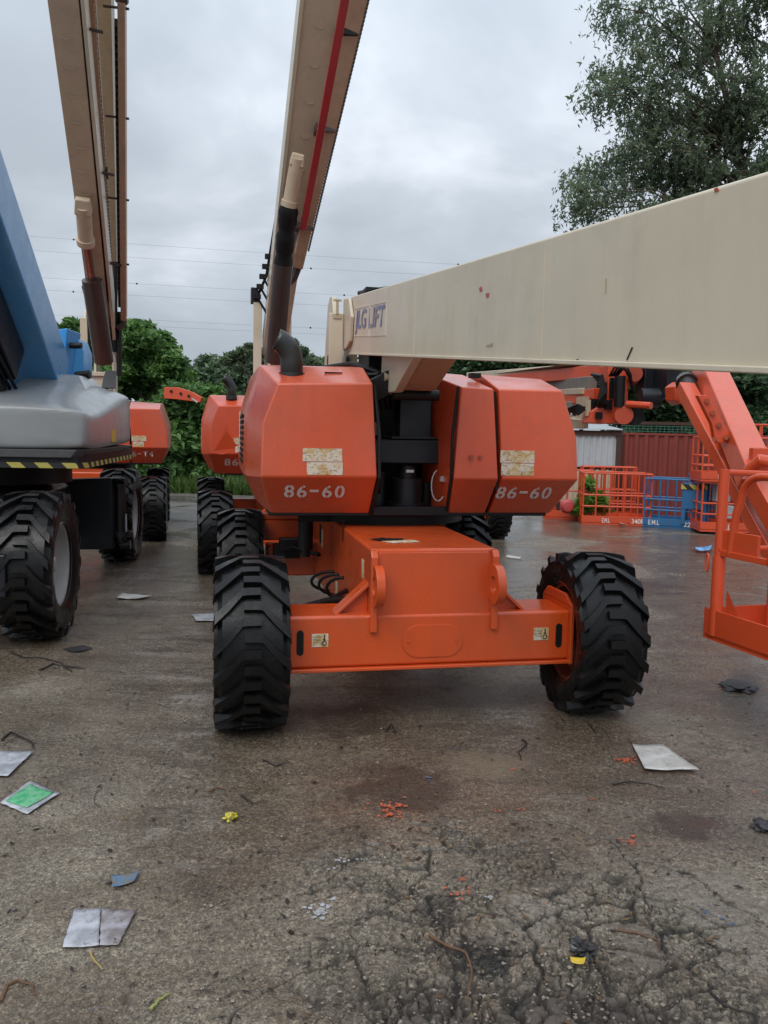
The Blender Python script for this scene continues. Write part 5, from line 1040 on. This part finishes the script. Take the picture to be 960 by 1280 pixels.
mb = MB(); mb.loft([[Vector((x, -.20, 2.0)), Vector((x, 1.7, 2.14)), Vector((x, 1.7, 2.15)), Vector((x, -.20, 2.02))] for x in (.2, 1.35)]); mb.build('roof', ZINC, shed)
g = random.Random(8)
wr = thing('roof_platform', 'dark timber platform with green netting above the red sheet fence', 'platform', (5.4, 19.1, 0), 0)
mb = MB(); mb.box((0, 0, 2.15), (3.2, .9, 2.22)); mb.build('deck', BROWN, wr)
for x in (.2, 1.6, 3.0): mb = MB(); mb.box((x-.04, .4, 0), (x+.04, .48, 2.15)); mb.build('post', BROWN, wr)
mb = MB()
for k in range(30): x = .1+k*.1; mb.tube([(x, -.02, 1.97), (x+g.uniform(-.02, .02), -.02, 2.13)], .008, 5)
for z in (1.99, 2.05, 2.11): mb.tube([(.1, -.02, z), (3.0, -.02, z)], .008, 5)
mb.build('netting', plain('green_netting', (.04, .13, .09), .7), wr)
# weeds by the shed
tree('weed_clump', 'green weeds growing between the tin shed and orange baskets', (4.55, 17.75, 0), [((4.40, 17.8, .35), .22), ((4.6, 17.8, .5), .22), ((4.75, 17.8, .3), .2), ((4.25, 17.7, .25), .15), ((4.45, 17.8, .85), .14)], LEAF_C, .09, 130, 6, 60, trunk_r=.02, limb=False, elong=3, cat='weeds')
mb = MB(); mb.lathe([(.001, -.10), (.10, -.09), (.16, 0), (.10, .09), (.001, .10)], o=(3.95, 17.5, .33), axis='y', n=20); fl = mb.build('red_buoy', paint('faded_red_plastic', (.45, .05, .05), rough=.5), None); tag(fl, 'round faded red plastic float by the leftmost orange basket', 'float')

# orange boom tip poking out behind the left thicket
bt = thing('folded_boom', 'short orange boom tip sticking out of the thicket', 'boom', gpt(232, 23.5), 0)
ps = [at(x, y, Y=23.5)-bt.location for x, y in ((205, 484), (222, 484), (240, 490), (252, 497), (250, 503), (236, 501), (220, 499), (205, 498))]
mb = MB(); mb.prism(ps, (0, .3, 0)); mb.build('boom_section', ORANGE_B, bt, bevel=.01)
mb = MB(); a = at(240, 498, Y=23.45)-bt.location; b_ = at(247, 503, Y=23.45)-bt.location; mb.beam(a, b_, .04, .05, up=(0, 1, 0)); mb.build('tie_strap', ZINC, bt)
for x, y in ((214, 489), (226, 492), (236, 495)): mb = MB(); c = at(x, y, Y=23.49)-bt.location; mb.tube([c, c+Vector((0, -.03, 0))], .04, 8); mb.build('bolt', BLACK, bt)
mb = MB(); mb.box((.1, 1.6, 0), (.3, 1.8, 2.2)); mb.beam((.2, 1.7, 2.15), (-.1, .3, 2.75), .15, .15); mb.build('boom_stand', RIMO, bt)

# ------------------------------------------------------------------ power lines
for k, (ya, yb_) in enumerate(((287, 324), (306, 336), (341, 363), (357, 375), (389, 400), (397, 407))):
    A = at(-250, ya-16, Y=115); B = at(1150, yb_+32, Y=100)
    pts = []
    for i in range(41):
        f = i/40; p = A.lerp(B, f); p.z -= 4*f*(1-f)*1.0; pts.append(p)
    mb = MB(); mb.tube(pts, .013, 5)
    o = mb.build('power_line', plain('cable_grey', (.2, .21, .22), .6), None)
    tag(o, ['highest', 'second highest', 'third highest', 'third lowest', 'second lowest', 'lowest'][k]+' of six thin power lines crossing the grey sky', 'power line', 'power lines across the sky')
    mb = MB()
    for f in (.27, .46, .62, .8): q = A.lerp(B, f+.03*(k % 3)); q.z -= 4*(f+.03*(k % 3))*(1-f-.03*(k % 3)); mb.lathe([(.001, -.14), (.12, -.07), (.12, .07), (.001, .14)], o=q, n=8)
    mb.build('spacer', BLACK, o)

# ------------------------------------------------------------------ litter on the slab
def sheetmat(name, a, b, sc=10, th=.5, rough=.4):
    mt, t, bs = nodes(name); cc = mixc(t, rng(t, nz(t, sc, 5, .65), th-.08, th+.08), a, b); cc = mixc(t, rng(t, nz(t, 28, 6, .75), .58, .66, 0, .75), cc, (.10, .085, .07)); t.links.new(cc, bs.inputs['Base Color']); bs.inputs['Roughness'].default_value = rough
    bump(t, bs, nz(t, 25, 4, .6), .5, .01); return mt
PAPER = sheetmat('wet_paper', (.42, .43, .47), (.26, .27, .30)); PAPERW = sheetmat('dry_paper', (.52, .51, .49), (.42, .41, .38)); PAPERG = sheetmat('grey_wet_paper', (.30, .29, .32), (.17, .15, .15), 14)
GREENP = sheetmat('green_print', (.03, .30, .12), (.16, .42, .24), 30)
def sheet(name, label, cat, pix, mat, curl=.012, seed=0, zz=.006, n=10, group=None):
    g = random.Random(seed); P = [at(x, y, Z=zz) for x, y in pix]; c = sum(P, Vector())/4
    o = thing(name, label, cat, (c.x, c.y, 0), 0, group) if False else None
    mb = MB(); vs_ = {}
    for i in range(n+1):
        for k in range(n+1):
            u, v = i/n, k/n; p = P[0].lerp(P[1], u).lerp(P[3].lerp(P[2], u), v)-Vector((c.x, c.y, 0))
            e = .004*noise.noise(Vector((p.x*40, p.y*40, seed)))
            z = zz+curl*(.5+.5*noise.noise(Vector((p.x*9, p.y*9, seed*3.1))))+abs(u-.5)**3*curl*3+.002
            if i in (0, n) or k in (0, n): p = p+Vector((e, e, 0))
            vs_[i, k] = mb.v((p.x, p.y, z))
    for i in range(n):
        for k in range(n): mb.face([vs_[i, k], vs_[i+1, k], vs_[i+1, k+1], vs_[i, k+1]])
    o = mb.build(name, mat, None, smooth=60); o.location = (c.x, c.y, 0); sl = o.modifiers.new('t', 'SOLIDIFY'); sl.thickness = .0012
    tag(o, label, cat, group); return o
PG = 'scraps of paper on the wet ground'
sheet('paper_sheet', 'pale crumpled sheet lying right of the front right tyre', 'paper', ((790, 933), (828, 934), (874, 966), (806, 965)), PAPERW, .02, 1, group=PG)
sheet('paper_sheet', 'white paper scrap at the left edge above the green printed sheet', 'paper', ((-14, 940), (42, 941), (10, 972), (-14, 970)), PAPER, .010, 2, group=PG)
gp = sheet('paper_sheet', 'white sheet with green printing near the left edge', 'paper', ((38, 978), (75, 993), (34, 1019), (0, 1005)), PAPER, .008, 3, group=PG)
q = sheet('green_print', None, None, ((38, 982), (68, 992), (34, 1011), (8, 1003)), GREENP, .008, 3, zz=.009); q.parent = gp; q.location = q.location-gp.location; q.name = 'green_print'
pp = sheet('paper_sheet', 'whitish square paper lying flat near the bottom left', 'paper', ((93, 1138), (126, 1137), (123, 1183), (78, 1186)), PAPER, .006, 4, group=PG)
sheet('paper_sheet', 'torn grey wet paper half touching the whitish square one', 'paper', ((127, 1137), (170, 1139), (148, 1182), (124, 1183)), PAPERG, .004, 5, group=PG)
sheet('paper_sheet', 'small white paper on the lane beyond the grey rimmed wheel', 'paper', ((152, 743), (190, 746), (176, 750), (146, 749)), PAPERW, .02, 6, group=PG)
sheet('paper_sheet', 'bluish paper tucked against the front left tyre', 'paper', ((240, 769), (272, 767), (272, 777), (245, 777)), PAPER, .012, 7, group=PG)
sheet('paper_sheet', 'crumpled white paper in front of the wide orange basket', 'paper', ((776, 652), (793, 653), (790, 657), (774, 657)), PAPERW, .06, 8, group=PG)
sheet('paper_sheet', 'white strip lying on the far ground between the hood and right tyre', 'paper', ((634, 694), (652, 697), (650, 699), (632, 697)), PAPERW, .01, 9, group=PG)
sheet('tarp_scrap', 'blue plastic scrap on the ground left of the hanging basket', 'plastic', ((866, 688), (890, 686), (888, 691), (870, 691)), BLUE, .08, 10)
sheet('blue_scrap', 'small faded blue plastic scrap above the whitish paper', 'plastic', ((140, 1098), (174, 1091), (168, 1104), (140, 1112)), sheetmat('faded_blue_plastic', (.06, .15, .26), (.14, .13, .12), 40), .012, 11)
def lump(name, label, cat, px, py, r, mat, sq=.5, seed=0, amp=.35, parent=None):
    c = at(px, py, Z=0); mb = MB(); bmesh.ops.create_icosphere(mb.bm, subdivisions=3, radius=1)
    for v in mb.bm.verts:
        d = v.co.normalized(); f = 1+amp*noise.noise(d*2.1+Vector((seed, 0, 0)))*1.6; v.co = Vector((d.x*f*r, d.y*f*r, max(d.z*f*r*sq+r*sq*.6, .001)))
    o = mb.build(name, mat, None, smooth=30); o.location = (c.x, c.y, 0); tag(o, label, cat); return o
lump('yellow_scrap', 'small crumpled yellow wrapper left of the middle of the foreground', 'wrapper', 288, 1024, .030, sheetmat('yellow_foil', (.55, .47, .04), (.16, .13, .03), 50), .5, 3, .7)
lump('crushed_can', 'dark crushed can lying in the broken concrete near the yellow tag', 'can', 727, 1190, .040, BLACKG, .6, 5, .6)
sheet('yellow_tag', 'tiny yellow plastic tag beside the dark crushed can', 'tag', ((712, 1198), (732, 1200), (730, 1208), (714, 1206)), YELLOW, .01, 12)
lump('asphalt_lump', 'dark flat asphalt lump near the right edge beyond the pale sheet', 'rubble', 921, 860, .115, plain('asphalt', (.03, .028, .028), .6), .22, 7)
lump('asphalt_lump', 'dark stone at the very right edge of the foreground', 'rubble', 955, 1036, .05, plain('asphalt_b', (.035, .033, .036), .5), .5, 9)
lump('asphalt_lump', 'dark flat patch of tar on the lane in front of the grey rimmed wheel', 'rubble', 98, 812, .09, plain('tar', (.02, .019, .019), .5), .12, 11)
# sticks
STICK = plain('wet_stick', (.022, .016, .012), .6); STRAW = plain('dead_leaf_straw', (.13, .065, .03), .7)
def stick(label, pix, r=.006, mat=STICK, name='twig', cat='twig', group='twigs on the ground'):
    P = [at(x, y, Z=.006) for x, y in pix]; c = P[0].copy(); c.z = 0; pts = []
    for a, b in zip(P[:-1], P[1:]):
        for k in range(4): pts.append(a.lerp(b, k/4)-c+Vector((noise.noise(a*50+Vector((k, 0, 0)))*.008, 0, abs(noise.noise(a*30+Vector((0, k, 0))))*.008)))
    pts.append(P[-1]-c); mb = MB(); mb.tube(pts, [r*(1-.6*k/len(pts)) for k in range(len(pts))], 6)
    o = mb.build(name, mat, None); o.location = c; tag(o, label, cat, group); return o
stick('long forked dark twig on the ground left of the front left tyre', [(14, 816), (30, 822), (50, 822), (75, 828), (90, 840)], .010)
stick('short dark twig crossing the long forked twig', [(50, 838), (66, 830), (78, 832), (106, 836)], .010)
stick('thin dark twig above the yellow wrapper', [(302, 994), (312, 1002), (322, 1005)], .006)
stick('curved black twig below the front axle towards the right tyre', [(652, 925), (660, 930), (648, 940), (652, 950)], .006)
stick('long thin curved twig below the pale crumpled sheet', [(765, 981), (790, 977), (812, 980), (832, 986)], .005)
stick('short black twig under the middle of the axle', [(482, 915), (490, 905), (494, 918)], .007)
stick('thin twig in the bottom right corner', [(888, 1240), (905, 1258), (930, 1265), (950, 1272)], .005)
stick('dark curled twig left of the yellow wrapper up the slab', [(330, 950), (345, 958), (362, 952)], .005)
stick('thin twig near the left paper scrap', [(2, 925), (14, 915), (40, 928), (42, 935)], .008)
stick('reddish dead frond at the edge of the broken concrete', [(535, 1170), (560, 1182), (582, 1192), (590, 1215), (584, 1250)], .006, STRAW, 'dead_frond', 'frond', 'dead fronds and leaves')
stick('brown dead frond crossing the broken concrete on the right', [(772, 1163), (800, 1168), (822, 1176), (824, 1190)], .005, STRAW, 'dead_frond', 'frond', 'dead fronds and leaves')
stick('orange brown curled dead leaf near the left edge at the bottom', [(2, 1252), (10, 1232), (22, 1226), (40, 1232), (44, 1244)], .006, STRAW, 'dead_frond', 'frond', 'dead fronds and leaves')
stick('pale bent straw under the whitish paper', [(112, 1190), (118, 1202), (128, 1212)], .005, plain('pale_straw', (.35, .25, .1), .7), 'dead_frond', 'frond', 'dead fronds and leaves')
stick('yellow green leaf stalk near the bottom left', [(188, 1262), (200, 1250), (212, 1242)], .006, plain('yellow_leaf', (.28, .30, .08), .6), 'dead_frond', 'frond', 'dead fronds and leaves')
stick('orange brown straw wisp above the yellow wrapper on the left', [(260, 990), (272, 984), (288, 988)], .005, STRAW, 'dead_frond', 'frond', 'dead fronds and leaves')
# scattered pebbles and leaf bits, too many to count
g = np.random.RandomState(12); n = 9000
yy = 2.0+g.rand(n)**1.7*12; xx = (g.rand(n)-.5)*yy*1.15
inb = np.exp(-((xx-bc[0])/.9)**2-((yy-2.5)/.7)**2); keep = g.rand(n) < (.25+.9*inb); xx, yy, inb = xx[keep], yy[keep], inb[keep]
n2 = 900; xx = np.r_[xx, bc[0]+g.normal(size=n2)*.55]; yy = np.r_[yy, 2.45+g.normal(size=n2)*.33]
mb = MB()
octv = np.array([(1, 0, 0), (-1, 0, 0), (0, 1, 0), (0, -1, 0), (0, 0, 1), (0, 0, -.4)], float); octf = np.array([(0, 2, 4), (2, 1, 4), (1, 3, 4), (3, 0, 4), (2, 0, 5), (1, 2, 5), (3, 1, 5), (0, 3, 5)])
m_ = len(xx); sz = .0025+.0075*g.rand(m_)**3; sc3 = sz[:, None, None]*(.6+.8*g.rand(m_, 6, 3)); sc3[:, :, 2] *= .7
ang = g.rand(m_)*6.28; V = octv[None]*sc3; ca, sa = np.cos(ang)[:, None], np.sin(ang)[:, None]
V = np.stack([V[..., 0]*ca-V[..., 1]*sa, V[..., 0]*sa+V[..., 1]*ca, V[..., 2]], -1)+np.stack([xx, yy, sz*.3+.001], -1)[:, None, :]
F = (octf[None]+np.arange(m_)[:, None, None]*6).reshape(-1, 3)
pm = quads_mesh('pebbles', V.reshape(-1, 3), F, False)
mt, t, b = nodes('pebble_stone'); t.links.new(mixc(t, rng(t, nz(t, 40, 1, .5), .4, .6), (.05, .042, .036), (.24, .20, .165)), b.inputs['Base Color']); b.inputs['Roughness'].default_value = .6
pm.materials.append(mt); pb = bpy.data.objects.new('pebbles', pm); COL.objects.link(pb); tag(pb, 'loose pebbles and grit scattered over the slab', 'pebbles', kind='stuff')
g = np.random.RandomState(31); n = 1500
yy = 2.0+g.rand(n)**1.5*7; xx = (g.rand(n)-.5)*yy*1.1; n2 = 700; xx = np.r_[xx, bc[0]+g.normal(size=n2)*.7]; yy = np.r_[yy, 2.9+g.normal(size=n2)*.45]; n = len(xx)
C_ = np.stack([xx, yy, np.full(n, .006)], 1); a_ = g.rand(n)*6.28; l_ = .006+.016*g.rand(n)**2; w_ = l_*(.15+.4*g.rand(n)); dx_ = np.stack([np.cos(a_), np.sin(a_), np.zeros(n)], 1); dy_ = np.stack([-np.sin(a_), np.cos(a_), np.zeros(n)], 1); up_ = np.array([0, 0, 1.])
V = np.stack([C_-dx_*l_[:, None], C_-dy_*w_[:, None]+up_*.004*g.rand(n, 1), C_+dx_*l_[:, None]+up_*.008*g.rand(n, 1), C_+dy_*w_[:, None]], 1).reshape(-1, 3)
LIT = leafmat('dead_leaf_bits', (.012, .009, .007), (.04, .025, .015), (.16, .10, .045), .1)
ll = leaf_obj('leaf_litter', V, np.arange(n*4).reshape(-1, 4), np.repeat(g.rand(n)**1.5, 4), LIT); tag(ll, 'dark bits of dead leaf and bark littering the slab', 'leaf litter', kind='stuff')
# orange, blue and white paint flecks sprayed on the slab
def flecks(name, label, mat, spots, seed):
    g = random.Random(seed); mb = MB()
    for (px, py, r, n) in spots:
        c = at(px, py, Z=.004)
        for k in range(n):
            a, d = g.uniform(0, 2*PI), abs(g.gauss(0, r)); o = c+Vector((math.cos(a)*d*1.4, math.sin(a)*d, .0015+g.random()*.0012)); rr_ = g.uniform(.15, .6)*r*.62; m__ = g.randint(5, 8)
            vs_ = [o+Vector((math.cos(2*PI*i/m__)*rr_*g.uniform(.4, 1.3), math.sin(2*PI*i/m__)*rr_*g.uniform(.4, 1.2), 0)) for i in range(m__)]
            mb.prism(vs_, (0, 0, .0012))
    o = mb.build(name, mat, None, smooth=0); tag(o, label, 'paint marks', kind='stuff')
flecks('orange_paint_flecks', 'scattered patches of orange overspray on the slab', sheetmat('orange_overspray', (.55, .085, .03), (.30, .10, .06), 60), [(487, 1008, .040, 40), (490, 1018, .03, 24), (784, 950, .036, 44), (790, 1053, .03, 26), (578, 1100, .02, 7), (575, 1118, .03, 14), (625, 1012, .02, 6), (656, 1012, .02, 6), (945, 990, .02, 6), (642, 962, .02, 6), (680, 1130, .012, 5), (742, 1000, .02, 4)], 1)
flecks('blue_paint_flecks', 'scattered patches of blue overspray on the slab', sheetmat('blue_overspray', (.03, .09, .22), (.10, .10, .12), 60), [(535, 972, .03, 8), (668, 953, .02, 6), (565, 937, .02, 6), (328, 975, .012, 4), (900, 1150, .03, 8), (885, 1140, .02, 5), (120, 1262, .012, 4)], 2)
flecks('white_paint_flecks', 'scattered chips of white paint near the broken concrete', sheetmat('white_chip', (.40, .42, .45), (.25, .25, .26), 60), [(400, 1140, .05, 22), (425, 1078, .03, 8), (447, 1075, .02, 5), (612, 1122, .02, 7), (550, 1142, .012, 3), (922, 990, .008, 1), (615, 1124, .02, 4), (250, 1238, .012, 3), (184, 1272, .01, 2)], 3)
